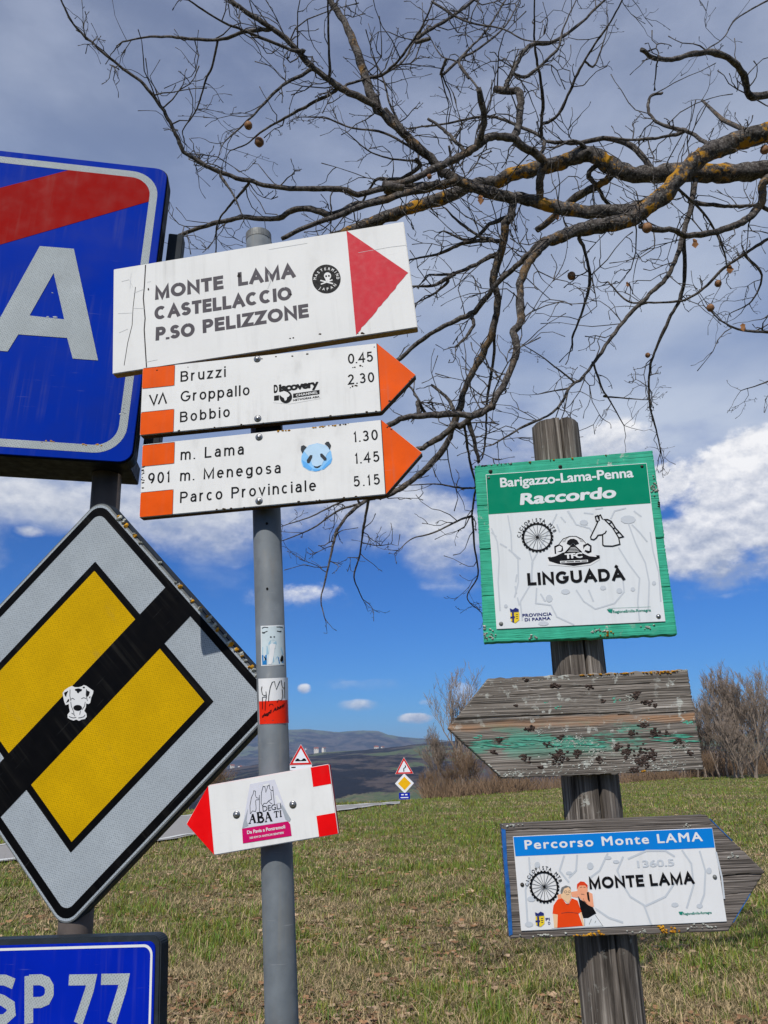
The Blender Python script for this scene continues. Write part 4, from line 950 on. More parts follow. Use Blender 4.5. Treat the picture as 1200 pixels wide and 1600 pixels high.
B.filmpx('tape_print', [zs([(215, 960), (300, 690), (275, 890), (310, 985), (205, 1025)]), zs([(880, 612), (1030, 865), (1012, 915), (940, 880), (865, 660)])], M_cleargrey, L2, st)
B.filmpx('bright_patch', [zs([(560, 280), (660, 262), (655, 300), (560, 308)]), zs([(765, 480), (800, 460), (875, 590), (800, 600)])], M_lamawhite, L2, st)
B.filmpx('pink_strip', [zs([(200, 1035), (985, 910), (1020, 960), (1045, 1155), (215, 1285)])], M_magenta, L2, st)
B.strokespx('pilgrim_print', [zs(p) for p in ([(340, 780), (335, 640), (360, 500), (390, 440), (400, 385), (430, 395), (425, 460), (445, 505), (495, 515)], [(430, 550), (440, 690), (430, 740), (375, 730), (345, 780)], [(495, 460), (497, 740)], [(435, 545), (495, 535)],
     [(545, 640), (525, 600), (530, 420), (560, 310), (590, 320), (605, 415), (640, 300), (665, 290), (670, 350), (700, 385), (735, 380)], [(690, 400), (705, 530), (650, 560), (620, 600), (575, 600), (545, 650)], [(722, 310), (752, 620)], [(650, 560), (690, 600), (715, 610)])], .75, M_charcoal, L2, st)
B.text('lettering', [('DEGLI', zs([(555, 742)])[0], zs([(868, 692)])[0], 8.4)], M_charcoal, L3, -.008, 0, .95, st)
def serif(B, lines, mt, lift, parent):    # thick-and-thin capitals drawn stroke by stroke
    for w_, ls in lines: B.strokespx('lettering', [zs(l) for l in ls], w_, mt, lift, parent)
serif(B, [(3.0, [[(378, 785), (420, 925)], [(470, 765), (488, 925)], [(632, 748), (700, 900)]]), (1.0, [[(378, 785), (330, 940)], [(352, 880), (405, 870)], [(632, 748), (605, 912)], [(618, 850), (680, 838)], [(310, 944), (352, 938)], [(400, 930), (440, 925)], [(448, 930), (520, 922)], [(448, 760), (500, 752)], [(588, 916), (628, 910)], [(682, 904), (720, 898)]]),
          (2.4, [[(500, 752), (535, 765), (540, 800), (520, 830), (490, 838)], [(490, 838), (550, 845), (568, 880), (545, 915), (500, 925)]]), (1.6, [[(782, 735), (790, 835)], [(852, 725), (862, 825)]]), (.9, [[(745, 765), (750, 742), (818, 732), (825, 752)], [(770, 838), (808, 833)], [(838, 728), (868, 723)], [(845, 828), (880, 823)]])], M_black_ink, L3, st)
B.text('lettering', [('Da Pavia a Pontremoli', zs([(290, 1127)])[0], zs([(938, 1027)])[0], 5.4), ('320 KM DI ANTICHI SENTIERI', zs([(330, 1210)])[0], zs([(912, 1118)])[0], 3.2)], M_lamawhite, L3, .025, 0, 1.0, st)

# ================================================================== ROAD SIGNS ON THE LEFT
B = Board('blueA', 'town_sign', 'large blue town-limit sign with red diagonal band and letter A', 'road sign')
hw, hh2 = B.w/2, B.h/2; wl_ = -.78; cx = (hw+wl_)/2; WW = hw-wl_
B.slab('frame', rrect(WW, B.h, .028, 6, cx, 0), .045, M_framebk, .003, .002)
fz = B.slab('panel', rrect(WW-.006, B.h-.006, .026, 6, cx, 0), .004, M_blue, 0, .0008)
ring(B, 'white_border', rrect(WW-.038, B.h-.038, .062, 8, cx, 0), rrect(WW-.072, B.h-.072, .046, 8, cx, 0), M_sheet2, L1)
P = B.pts([(-250, 358), (101.5, 267.6), (150, 271), (192, 276.5), (212, 287), (222, 302), (225.5, 317), (-250, 455)]); ul = wl_+.038
def cut(a, b_): t = (ul-a[0])/(b_[0]-a[0]); return (ul, a[1]+t*(b_[1]-a[1]))
P[0] = cut(P[1], P[0]); P[-1] = cut(P[-2], P[-1])
ui, vi, rc = hw-.0362, hh2-.0362, .046
def onv(a, b_, v): t = (v-a[1])/(b_[1]-a[1]); return (a[0]+t*(b_[0]-a[0]), v)
def onu(a, b_, u): t = (u-a[0])/(b_[0]-a[0]); return (u, a[1]+t*(b_[1]-a[1]))
P2 = [P[0], onv(P[0], P[1], vi)]+[(ui-rc+rc*math.cos(rad(q)), vi-rc+rc*math.sin(rad(q))) for q in range(90, -1, -9)]+[onu(P[-1], P[-2], ui), P[-1]]
B.film('red_band', [P2], M_redfilm, L2)
za = lambda p: zm(p, 2.857, 0, 200)
la = B.filmpx('lettering', [za([(178, 528), (255, 534), (240, 648), (132, 838), (82, 922), (35, 998), (-78, 990)]), za([(255, 534), (330, 540), (438, 1038), (325, 1030), (300, 938), (287, 855), (240, 648)]), za([(132, 838), (287, 855), (300, 938), (82, 922)])], M_sheet2, L3)
lumps(B, 'lichen', clump(B, (72, 690), (10, 1.5), 4, 1)+clump(B, (138, 695), (14, 2), 7, 2), M_lichen_o, B.root, 4, .0012)
lumps(B, 'dirt_specks', clump(B, (62, 456), (18, 3), 4, 3)+clump(B, (192, 640), (4, 12), 8, 4)+clump(B, (80, 495), (8, 1), 3, 5), M_cleargrey, B.root, 5, .0009)
boxpart(B, 'back_rail', wl_+.02, hw-.012, -hh2+.006, -hh2+.046, .048, .150, M_framebk)
boxpart(B, 'back_rail', wl_+.02, hw-.01, hh2-.12, hh2-.08, .048, .088, M_framebk)
u_, v_ = B.loc(268, 342); boxpart(B, 'back_channel', u_-.012, u_+.022, -hh2+.06, v_-.002, .050, .085, M_frame)

B = Board('diam', 'priority_sign', 'big diamond end-of-priority sign, yellow and grey with black diagonal bar', 'road sign')
S = B.w; M_edge = M_alu
B.slab('frame', rrect(S+.004, S+.004, .034, 8), .028, M_frame, .0022, .002)
B.slab('rim', rrect(S, S, .032, 8), .006, M_alu, .0005, .001)
B.film('panel', [rrect(S-.006, S-.006, .030, 8)], M_sheet, L1)
o = ring(B, 'black_border', rrect(S-.014, S-.014, .028, 8), rrect(S-.044, S-.044, .018, 8), M_black, L2)
Tq, Rq, Bq = [np.array(B.loc(*p)) for p in ((142.6, 880.6), (335.2, 1096), (107, 1330.5))]
xs = [Tq[0], Rq[0], Bq[0]]; zs_ = [Tq[1], Rq[1], Bq[1]]
u1 = (Tq[0]+Rq[0])/2; v1 = (Tq[1]); v0 = (Rq[1]+Bq[1])/2; u0 = Bq[0]
# axis-aligned in the sign's own frame
P1, P2q = B.loc(261, 916.6), B.loc(300.5, 961); b1 = max(P1[1], P2q[1]); b0_ = min(P1[1], P2q[1])
half = max(abs(u1), abs(v1), abs(v0), abs(u0)); half = (abs(u1)+abs(v0)+abs(v1)+abs(u0))/4
ring(B, 'yellow_outline', rrect(2*half, 2*half, .001, 2), rrect(2*half-.026, 2*half-.026, .001, 2), M_black, L2)
B.film('yellow_field', [rrect(2*half-.026, 2*half-.026, .001, 2)], M_yellow, L2)
bc = (b0_+b1)/2; bh = (b1-b0_)/2
B.film('diagonal_bar', [[(-S/2+.020, -bh+bc*.3), (S/2-.020, -bh+bc*.3), (S/2-.020, bh+bc*.3), (-S/2+.020, bh+bc*.3)]], M_black, L3)
zg_ = lambda p: zm(p, 12, 80, 1050)
st = B.filmpx('sticker', [zg_([(400, 260), (450, 285), (520, 285), (580, 270), (620, 245), (670, 260), (740, 310), (800, 350), (795, 400), (760, 480), (740, 580), (710, 600), (665, 590), (660, 660), (630, 730), (670, 780), (675, 840), (640, 880), (580, 890), (530, 915), (480, 890), (430, 910), (370, 890), (320, 860), (315, 800), (360, 740), (345, 670), (340, 600), (280, 620), (255, 560), (235, 470), (225, 390), (260, 340), (330, 290)])], M_lamawhite, .0016); st['label'] = 'white cut-out dog head sticker'
B.filmpx('dark_print', [zm(ell(508, 672, 82, 56, 18), 12, 80, 1050), zg_([(455, 320), (520, 305), (590, 325), (580, 355), (545, 370), (520, 400), (495, 385), (490, 360), (460, 350)]), zg_([(250, 390), (330, 350), (300, 420), (290, 470), (265, 440)]), zg_([(290, 580), (320, 520), (350, 500), (345, 550)]), zg_([(675, 340), (735, 370), (720, 430), (690, 470), (670, 440)]), zg_([(720, 470), (748, 452), (738, 505)]), zm(ell(622, 290, 22, 16, 10), 12, 80, 1050)], M_black_ink, .0019, st)
B.strokespx('line_print', [zg_(p) for p in ([(375, 515), (410, 490), (450, 515)], [(575, 500), (620, 480), (668, 497)], [(378, 560), (388, 640), (425, 725)], [(650, 560), (635, 640), (590, 705)], [(365, 330), (360, 440), (380, 540)], [(670, 320), (665, 430), (690, 540)], [(430, 730), (440, 800), (460, 830)], [(560, 730), (545, 800)], [(345, 830), (385, 850), (430, 860), (480, 850)], [(520, 860), (560, 855), (620, 840), (650, 800)], [(395, 770), (430, 790)])], .9, M_charcoal, .0019, st)
rnl = random.Random(8); sp_ = []
for _ in range(46): u = rnl.uniform(-S/2+.02, S/2-.06); sp_.append((S/2+rnl.gauss(0, .0015), u, rnl.uniform(.002, .0055)))
B.outline = None
lumps(B, 'lichen', sp_[:16], M_lichen_o, B.root, 21, .004); lumps(B, 'lichen', sp_[16:], M_lichen_w, B.root, 22, .004)

B = Board('sp', 'road_number_plate', 'small blue plate with white border reading SP 77, lowest on left pole', 'road sign')
B.slab('frame', rrect(B.w, B.h, .016, 6), .03, M_frame, .002, .006)
B.slab('panel', rrect(B.w-.018, B.h-.018, .012, 6), .004, M_blue2, -.0005, .0006)
ring(B, 'white_border', rrect(B.w-.026, B.h-.026, .016, 8), rrect(B.w-.034, B.h-.034, .013, 8), M_lamawhite, .0009)
B.strokespx('lettering', [[(22, 1537), (8, 1531), (-10, 1531), (-23, 1538), (-25, 1548), (-14, 1557), (5, 1563), (17, 1571), (18, 1583), (7, 1593), (-12, 1594), (-28, 1587)]], 12.5, M_sheet2, .0009)
B.strokespx('lettering', [[(45.5, 1599), (45.5, 1524.5)], [(45.5, 1531), (64, 1530.5), (73, 1534), (77.5, 1542), (77.5, 1553), (73, 1562), (64, 1566), (46, 1566.5)]], 12.5, M_sheet2, .0009)
B.strokespx('lettering', [[(108, 1531), (143.5, 1530.5), (140, 1547), (122.5, 1599)]], 12.5, M_sheet2, .0009)
B.strokespx('lettering', [[(158.5, 1530), (194.5, 1529.5), (191, 1546), (174.5, 1598.5)]], 12.5, M_sheet2, .0009)

# ================================================================== TRAIL BOARDS ON THE WOODEN POST
def wheel(B, c, r, parent, cap=5.4):
    k = B.px(); C_ = np.array(B.loc(*c)); R = r*k
    def cir(rr, n=48): return [(C_[0]+rr*math.cos(2*math.pi*i/n), C_[1]+rr*math.sin(2*math.pi*i/n)) for i in range(n)]
    ring(B, 'tyre_print', cir(R*1.06), cir(R*.93), M_black_ink, L3, parent)
    kn = []
    for i in range(26):
        a = 2*math.pi*i/26; d = .07; kn.append([(C_[0]+R*q*math.cos(a+s_), C_[1]+R*q*math.sin(a+s_)) for q, s_ in ((1.0, -d), (1.13, -d), (1.13, d), (1.0, d))])
    B.film('tyre_print', kn, M_black_ink, L4, parent)
    B.strokes('spoke_print', [[(C_[0]+R*.05*math.cos(a), C_[1]+R*.05*math.sin(a)), (C_[0]+R*.95*math.cos(a), C_[1]+R*.95*math.sin(a))] for a in np.linspace(.1, 2*math.pi+.1, 19)[:-1]], .55*k, M_charcoal, L3, parent)
    B.film('hub_print', [cir(R*.10, 12)], M_black_ink, L4, parent)
    B.arctext('lettering', 'CICLOPISTA MTB', c, r*1.18, 172, 17, cap, M_black_ink, L3, .01, parent)
def shield(B, c, parent):
    x, y = c
    B.filmpx('crest_print', [[(x-7, y-7), (x+7, y-8), (x+7, y+4), (x+1, y+9), (x-6, y+6)]], M_yprint, L3, parent)
    B.filmpx('crest_print', [[(x-4.5, y-7.5), (x-1.5, y-7.6), (x-1, y+8), (x-4, y+7)], [(x-7, y-1), (x+0, y-1.5), (x+0, y+1.5), (x-7, y+2)], [(x-8, y-14), (x-3, y-12), (x+1, y-15), (x+6, y-12.5), (x+6, y-9), (x-7, y-8.5)]], M_navy, L4, parent)
    B.strokespx('crest_print', [[(x+1.5, y-4), (x+5, y-4.4)], [(x+1.5, y-1), (x+5, y-1.3)], [(x+2, y+2), (x+5, y+1.8)]], .9, M_charcoal, L4, parent)
B = Board('green', 'trail_board', 'square green painted board with white Linguada plate, top of wooden post', 'sign', 'trail boards on the wooden post')
w2, h2 = B.w/2, B.h/2; vj = (B.loc(746, 857)[1]+B.loc(1040, 842)[1])/2
plank(B, 'plank', [(-w2, h2), (w2-.001, h2+.001), (w2, vj+.0008), (-w2+.001, vj+.0008)], .024, M_wood_green, 2.0, .0010, .0014, 130, [(B.loc(750, 790)[1], .002, .0012, -w2, -w2+.05)])
plank(B, 'plank', [(-w2+.001, vj-.0008), (w2-.0015, vj-.0008), (w2, -h2), (-w2-.001, -h2)], .024, M_wood_green, 8.0, .0010, .0014, 130, [(B.loc(756, 932)[1], .002, .0014, -w2, w2), (-.05, .0015, .001, w2-.06, w2)])
PL = B.pts([(759, 742), (1010, 724), (1039.5, 971.5), (776, 983.5)])
pl = B.slab('plate', PL, .002, M_platewhite, -.0024, .0005); pl['label'] = 'white plate with green header and map lines'
KEEP = (L1, L2, L3, L4); OFF = .0024
L1, L2, L3, L4 = (q+OFF for q in KEEP)
z6 = lambda p: zm(p, 3.3333, 720, 640)
hd = [(760, 743), (1009.4, 725), (1016.4, 787), (763.5, 804.4)]
B.filmpx('green_header', [hd], M_green, L1, pl)
B.text('lettering', [('Barigazzo-Lama-Penna', (782, 762.4), (990, 746.5), 14.8)], M_platewhite, L2, .025, 0, .98, pl)
B.text('lettering', [('Raccordo', (812.4, 790), (962.4, 778.6), 18)], M_platewhite, L2, .04, .14, 1.0, pl)
B.strokespx('map_print', [z6(p) for p in ([(245, 552), (262, 650), (265, 740), (298, 780), (300, 900), (280, 980)], [(160, 620), (190, 690), (200, 780), (195, 900), (205, 1050)], [(500, 545), (450, 650), (370, 800), (370, 900), (310, 1000), (320, 1100)], [(820, 720), (870, 800), (930, 880), (920, 1010), (930, 1100)], [(870, 590), (910, 700), (960, 800), (980, 900), (975, 1050)], [(600, 940), (640, 1000), (700, 1040), (800, 1010), (850, 950), (840, 850)], [(395, 930), (390, 1010), (470, 1020), (500, 1080), (590, 1122)], [(560, 530), (600, 600), (670, 620), (700, 660)], [(985, 640), (1000, 740), (1030, 850), (1040, 1000)], [(340, 680), (375, 800), (360, 900)], [(780, 570), (800, 530), (860, 515)], [(970, 690), (930, 640), (890, 600)])], 2.2, M_mapgrey, L1, pl)
B.strokespx('map_print', [z6(p) for p in ([(520, 560), (545, 590)], [(555, 530), (580, 570)], [(500, 600), (515, 640)], [(160, 640), (185, 665)], [(205, 700), (240, 720)], [(250, 730), (310, 780)], [(292, 860), (286, 900)], [(283, 920), (290, 960)], [(295, 980), (305, 1020)], [(415, 960), (440, 1000)], [(665, 940), (690, 1000)], [(700, 520), (740, 515)], [(900, 530), (940, 560)], [(620, 610), (660, 600)], [(640, 540), (690, 545)])], 2.4, M_mapgrey, L1, pl)
B.filmpx('map_print', [zm(ell(*q, 9), 3.3333, 720, 640) for q in ((895, 937, 12, 11), (460, 985, 18, 20), (545, 950, 24, 14), (235, 1025, 10, 10), (1005, 905, 11, 11), (740, 930, 16, 12), (825, 945, 16, 14), (870, 575, 40, 22), (640, 590, 22, 14), (430, 1115, 28, 12))], M_mapgrey, L2, pl)
wheel(B, (839.6, 840), 22, pl)
z4 = lambda p: zm(p, 6, 790, 790)
B.filmpx('horse_print', [z4([(870, 150), (840, 210), (795, 300), (810, 325), (840, 320), (865, 280), (905, 275), (908, 375), (980, 385), (1070, 365), (1060, 310), (1000, 210), (930, 140), (905, 130), (890, 95), (875, 100)])], M_platewhite, L2, pl)
B.strokespx('horse_print', [z4(p) for p in ([(872, 150), (850, 150), (840, 108), (862, 98), (870, 130)], [(878, 148), (874, 100), (888, 92), (908, 135)], [(866, 150), (838, 212), (796, 298), (800, 318), (825, 324), (848, 308), (865, 282), (905, 277), (932, 262), (944, 240)], [(908, 280), (910, 372), (925, 382), (1000, 384), (1070, 366), (1058, 305), (1000, 210), (930, 140)], [(915, 135), (955, 135), (990, 152), (1028, 215), (1068, 258), (1102, 296), (1060, 306)], [(962, 180), (992, 158)], [(1002, 222), (1028, 212)], [(1035, 262), (1066, 256)])], 1.9, M_black_ink, L3, pl)
em = B.filmpx('sticker', [z4([(390, 495), (450, 380), (500, 370), (560, 300), (640, 285), (710, 305), (760, 350), (805, 375), (820, 450), (885, 470), (880, 510), (800, 560), (640, 578), (490, 565), (400, 560)])], M_lamawhite, L2, pl); em['label'] = 'black and white emblem with two fists'
B.filmpx('emblem_print', [z4([(393, 490), (470, 470), (555, 440), (600, 390), (630, 355), (668, 392), (720, 440), (800, 465), (880, 470), (882, 498), (850, 512), (790, 545), (640, 570), (490, 550), (410, 525)]), z4([(455, 385), (500, 365), (535, 385), (540, 425), (500, 460), (460, 455)]), z4([(725, 375), (770, 355), (805, 380), (805, 440), (770, 455), (730, 425)])], M_black_ink, L3, pl)
B.filmpx('emblem_print', [z4([(572, 362), (580, 335), (605, 318), (640, 315), (670, 330), (688, 360), (655, 375), (630, 352), (605, 378)])], M_black_ink, L4, pl)
B.strokespx('emblem_print', [z4(p) for p in ([(500, 365), (540, 315), (600, 292), (660, 292), (715, 318), (752, 358)],)], 1.0, M_black_ink, L3, pl)
B.strokespx('emblem_print', [z4([(630+70*math.cos(a), 358-70*math.sin(a)), (630+100*math.cos(a), 358-100*math.sin(a)*.62)]) for a in np.linspace(.25, 2.9, 13)], .45, M_black_ink, L4, pl)
B.filmpx('emblem_print', [z4([(470, 398), (505, 380), (528, 395), (520, 425), (480, 440), (545, 440), (470, 478), (420, 490), (425, 478), (475, 462)]), z4([(738, 395), (765, 375), (790, 390), (785, 430), (745, 420), (735, 445), (800, 462), (850, 472), (850, 486), (780, 478), (715, 448)]), z4([(510, 524), (770, 512), (772, 532), (512, 545)])], M_lamawhite, L4, pl)
B.strokespx('emblem_print', [z4(p) for p in ([(608, 400), (655, 396)], [(600, 412), (668, 407)], [(590, 425), (680, 420)], [(580, 437), (690, 432)])], .7, M_lamawhite, L4, pl)
B.text('lettering', [('TFC', z4([(556, 504)])[0], z4([(722, 492)])[0], 8.2)], M_lamawhite, L4, .05, 0, .95, pl)
B.strokespx('lettering', [z4([(520, 535), (560, 532)]), z4([(570, 532), (640, 529)]), z4([(650, 528), (700, 526)]), z4([(710, 525), (762, 523)])], 1.3, M_black_ink, L4+.0002, pl)
routed(B, [('LINGUADÀ', (824.4, 915.4), (977, 907), 19.2)], .235, M_black_ink, L3, pl, most=.085)
shield(B, (804.5, 965), pl)
B.text('lettering', [('PROVINCIA', (816.5, 964.6), (862.6, 962), 5), ('DI PARMA', (820, 971.2), (860.4, 968.8), 4.8)], M_navy, L2, .03, 0, 1.05, pl)
B.text('lettering', [('RegioneEmilia-Romagna', (957.5, 958.4), (1017, 955.6), 4.2)], M_gprint, L2, .02, 0, .95, pl)
B.filmpx('flag_print', [[(948, 952.5), (957, 952), (956, 958.5), (951, 957)]], M_gprint, L2, pl)
B.strokespx('line_print', [[(950, 951), (1016, 948.6)]], .35, M_gprint, L2, pl)
L1, L2, L3, L4 = KEEP
def platescrew(B, x, y, r, mt): o = B.screw(x, y, r, mt, .005); return o
platescrew(B, 763.8, 747.5, .0028, M_alu); platescrew(B, 1002.8, 729.6, .0032, M_screw_dark); platescrew(B, 783, 975, .0040, M_alu); platescrew(B, 1028.6, 963.6, .0044, M_screw)
platescrew(B, 766.5, 737, .0026, M_screw_dark); platescrew(B, 875.5, 729.5, .0024, M_screw_dark)
lumps(B, 'lichen', clump(B, (949, 991), (9, 5), 12, 1)+clump(B, (880, 713.5), (120, 1), 7, 7), M_lichen_o, B.root, 31, .004)
lumps(B, 'lichen', clump(B, (762, 992), (10, 12), 26, 2)+clump(B, (1022, 762), (5, 12), 20, 3)+clump(B, (935, 985), (16, 4), 18, 4)+clump(B, (832, 996), (8, 3), 8, 5)+clump(B, (1012, 979), (12, 4), 10, 6)+clump(B, (790, 720), (26, 2), 8, 8), M_lichen_w, B.root, 32, .003)
lumps(B, 'dark_lichen', clump(B, (755, 722), (16, 4), 10, 9)+clump(B, (1030, 790), (2, 6), 4, 10), M_lichen_d, B.root, 33, .002)

B = Board('wood', 'wooden_arrow', 'bare weathered wooden arrow board pointing left with lichen and green paint traces', 'sign', 'trail boards on the wooden post')
tp = B.loc(700, 1138); w2, h2 = B.w/2, B.h/2; z8 = lambda p: zm(p, 2.6087, 680, 1000)
cv = B.loc(760, 1122)[1]; cv2 = B.loc(900, 1110)[1]
B.outline = [(-w2-.004, h2), (w2, h2), (w2, -h2), (-w2+.006, -h2), tp]
plank(B, 'board', B.outline, .024, M_wood_arrow, 3.0, .0017, .0011, 170, [(cv, .006, .0013, tp[0], -.02), (cv-.001, .004, .0009, -.02, .06), (B.loc(1060, 1113)[1], .004, .0010, .04, w2), (B.loc(900, 1073)[1], .002, .0010, -.1, .1), (-.045, .0025, .0010, -.12, w2), (-.058, .002, .0009, -.12, w2), (.05, .002, .0009, -w2, .05)], rag=.0022)
lumps(B, 'lichen', clump(B, z8([(930, 128)])[0], (22, 3.5), 34, 1)+clump(B, z8([(610, 136)])[0], (10, 2), 10, 2)+clump(B, z8([(680, 133)])[0], (8, 1.5), 6, 2)+clump(B, z8([(765, 130)])[0], (16, 2), 12, 3)+clump(B, z8([(842, 538)])[0], (5, 2), 5, 4), M_lichen_o, B.root, 41, .004)
dk = []
for i, (x, y, a, b_, n) in enumerate([(488, 185, 10, 4, 10), (372, 163, 4, 3, 4), (630, 190, 5, 4, 6), (820, 220, 9, 7, 12), (860, 255, 7, 5, 9), (895, 265, 3, 3, 4), (385, 362, 9, 6, 9), (852, 345, 8, 5, 9), (800, 378, 10, 4, 10), (895, 378, 8, 6, 12), (945, 382, 5, 4, 6), (987, 413, 8, 5, 10), (362, 480, 6, 8, 12), (505, 480, 13, 13, 26), (580, 465, 9, 5, 9), (668, 490, 5, 5, 7), (780, 455, 10, 10, 18), (850, 480, 14, 18, 34), (890, 465, 6, 8, 10), (815, 530, 9, 5, 10), (740, 440, 4, 6, 6), (455, 428, 7, 4, 7), (260, 410, 5, 4, 6), (240, 458, 5, 3, 5), (330, 268, 3, 3, 3), (1040, 460, 5, 4, 6), (685, 250, 4, 3, 4), (508, 395, 5, 4, 6), (430, 520, 5, 3, 5)]): dk += clump(B, z8([(x, y)])[0], (a*.9, b_*.9), n*2, 50+i, 1.2, 3.0)
lumps(B, 'dark_lichen', dk, M_lichen_d, B.root, 42, .0022)
wt = []
for i, (x, y, a, b_, n) in enumerate([(425, 372, 5, 4, 9), (792, 238, 7, 4, 9), (560, 415, 22, 9, 26), (660, 450, 16, 9, 16), (500, 495, 5, 6, 8), (930, 505, 40, 12, 40), (1010, 440, 14, 9, 16), (320, 545, 40, 5, 24), (600, 515, 60, 12, 26), (500, 160, 100, 2, 14), (1000, 118, 20, 1, 6), (850, 330, 10, 5, 6)]): wt += clump(B, z8([(x, y)])[0], (a*1.1, b_*1.1), n*3, 90+i, .45, 1.7)
lumps(B, 'pale_lichen', wt, M_lichen_w, B.root, 43, .0015)
gp = []
for i, (x, y, a, b_, n) in enumerate([(500, 275, 8, 3, 8), (450, 258, 6, 2, 4), (1035, 333, 9, 4, 12), (185, 390, 6, 4, 7), (735, 240, 9, 4, 10)]): gp += clump(B, z8([(x, y)])[0], (a, b_), n, 130+i)
M_greenchip = grown('green_paint_chips', (.06, .28, .19), (.11, .40, .29))
lumps(B, 'paint_chips', gp, M_greenchip, B.root, 44, .0009)
def flakes(B, x0, x1, y0, y1, n, seed, mt, name='paint_chips'):
    rnd = random.Random(seed); P = []
    for _ in range(n):
        x, y = rnd.uniform(x0, x1), rnd.uniform(y0, y1); L_, h_ = rnd.uniform(3, 16), rnd.uniform(.5, 1.5); P.append(B.pts([(x-L_, y+rnd.uniform(-.4, .4)), (x, y-h_), (x+L_, y+rnd.uniform(-.4, .4)), (x+L_*.2, y+h_)]))
    o = B.film(name, P, mt, .0016); o['kind'] = 'stuff'
flakes(B, *z8([(160, 0), (480, 0)])[0][:1], z8([(690, 0)])[0][0], z8([(0, 396)])[0][1], z8([(0, 438)])[0][1], 42, 5, M_greenchip)
flakes(B, z8([(890, 0)])[0][0], z8([(1055, 0)])[0][0], z8([(0, 385)])[0][1], z8([(0, 415)])[0][1], 14, 6, M_greenchip)

B = Board('lama', 'wooden_arrow', 'wooden arrow board pointing right with Monte Lama plate, lowest on wooden post', 'sign', 'trail boards on the wooden post')
tp = B.loc(1195, 1362); w2, h2 = B.w/2, B.h/2
B.outline = [(-w2, h2), (w2-.004, h2+.003), tp, (w2+.003, -h2), (-w2, -h2)]
plank(B, 'board', B.outline, .024, M_wood_lama, 5.0, .0015, .0012, 150, [(B.loc(1150, 1368)[1], .006, .0014, w2-.03, .3), (.03, .002, .001, w2-.02, .3), (-.03, .002, .001, w2-.02, .3), (.071, .002, .001, -w2, w2)], rag=.002)
B.film('painted_edge', [[(-w2-.0015, h2-.006), (-w2+.005, h2-.008), (-w2+.004, .02), (-w2+.0055, -.01), (-w2+.004, -h2+.006), (-w2-.0015, -h2+.004)]], M_bluepaint, .0014)
B.strokes('painted_edge', [[(w2, h2-.002), (w2+.03, h2-.035)], [(w2+.045, -.03), (w2+.012, -h2+.012)]], .0013, M_bluepaint, .0012)
pl = B.slab('plate', B.pts([(801, 1306.8), (1112, 1293), (1134.8, 1439.6), (814, 1454.3)]), .002, M_lamawhite, -.0026, .0005); pl['label'] = 'white plate with blue header and map lines'
OFF = .0026; L1, L2, L3, L4 = (q+OFF for q in KEEP)
zl = lambda p: zm(p, 2.727, 760, 1250)
B.filmpx('blue_header', [[(801.6, 1307.4), (1111.6, 1293.7), (1115.7, 1324), (805, 1337.6)]], M_headblue, L1, pl)
B.text('lettering', [('Percorso Monte LAMA', (819.8, 1327), (1097.4, 1314), 14.4)], M_lamawhite, L2, .025, 0, 1.2, pl)
B.strokespx('map_print', [zl(p) for p in ([(180, 242), (185, 320), (165, 380), (175, 540)], [(330, 235), (310, 300), (350, 350)], [(385, 232), (380, 300), (350, 330)], [(515, 225), (480, 300), (440, 330)], [(830, 212), (870, 270), (880, 360), (850, 460)], [(905, 215), (930, 300), (925, 400), (910, 440)], [(580, 240), (555, 300), (580, 360), (610, 410), (675, 450), (760, 410), (800, 350)], [(600, 250), (680, 215), (760, 215), (800, 240)], [(670, 450), (700, 530)], [(460, 460), (520, 500), (580, 520)], [(975, 220), (1000, 330), (1010, 420)])], 2.6, M_mapgrey, L1, pl)
B.filmpx('map_print', [zm(ell(*q, 9), 2.727, 760, 1250) for q in ((905, 450, 14, 10), (800, 445, 16, 10), (945, 300, 12, 14), (215, 275, 12, 14), (440, 280, 14, 16), (515, 245, 16, 8), (550, 262, 14, 8), (190, 420, 18, 12), (180, 528, 18, 12), (350, 310, 14, 8))], M_mapgrey, L2, pl)
B.text('map_print', [('1360.5', (995, 1355.5), (1053, 1352.5), 11)], M_mapgrey, L2, .03, 0, 1.0, pl)
routed(B, [('MONTE LAMA', (920.3, 1388.8), (1084.5, 1380.2), 18.4)], .235, M_black_ink, L3, pl, most=.085)
wheel(B, (849.8, 1385), 18.6, pl, 4.6)
shield(B, (843, 1438.5), pl)
B.text('lettering', [('PI', (852, 1438), (858.5, 1437.6), 4.4), ('D', (856, 1444), (859.5, 1443.7), 4.4)], M_navy, L2, .03, 0, 1.0, pl)
B.filmpx('flag_print', [[(1059, 1424), (1066, 1423.6), (1065, 1429), (1061, 1428.4)]], M_gprint, L2, pl)
B.text('lettering', [('RegioneEmilia-Romagna', (1066.5, 1429), (1111, 1426.8), 3.8)], M_gprint, L2, .02, 0, .95, pl)
zf = lambda p: zm(p, 6.667, 780, 1330)
st = B.filmpx('sticker', [zf([(540, 800), (540, 620), (570, 530), (600, 440), (640, 345), (700, 340), (750, 400), (795, 405), (800, 330), (840, 300), (890, 305), (925, 345), (930, 410), (985, 440), (990, 590), (1020, 650), (1085, 775), (880, 790)])], M_lamawhite, L2, pl); st['label'] = 'cut-out sticker of two people side by side'
F1, F2, F3, F4, F5 = (L3+.00012*i for i in range(5))
B.filmpx('trousers_print', [zf([(880, 700), (990, 655), (1075, 770), (880, 780)])], M_platewhite, F1, st)
B.strokespx('line_print', [zf([(885, 700), (885, 775)]), zf([(930, 760), (955, 700)]), zf([(990, 745), (1000, 720)]), zf([(995, 660), (1070, 770)])], .5, M_charcoal, F2, st)
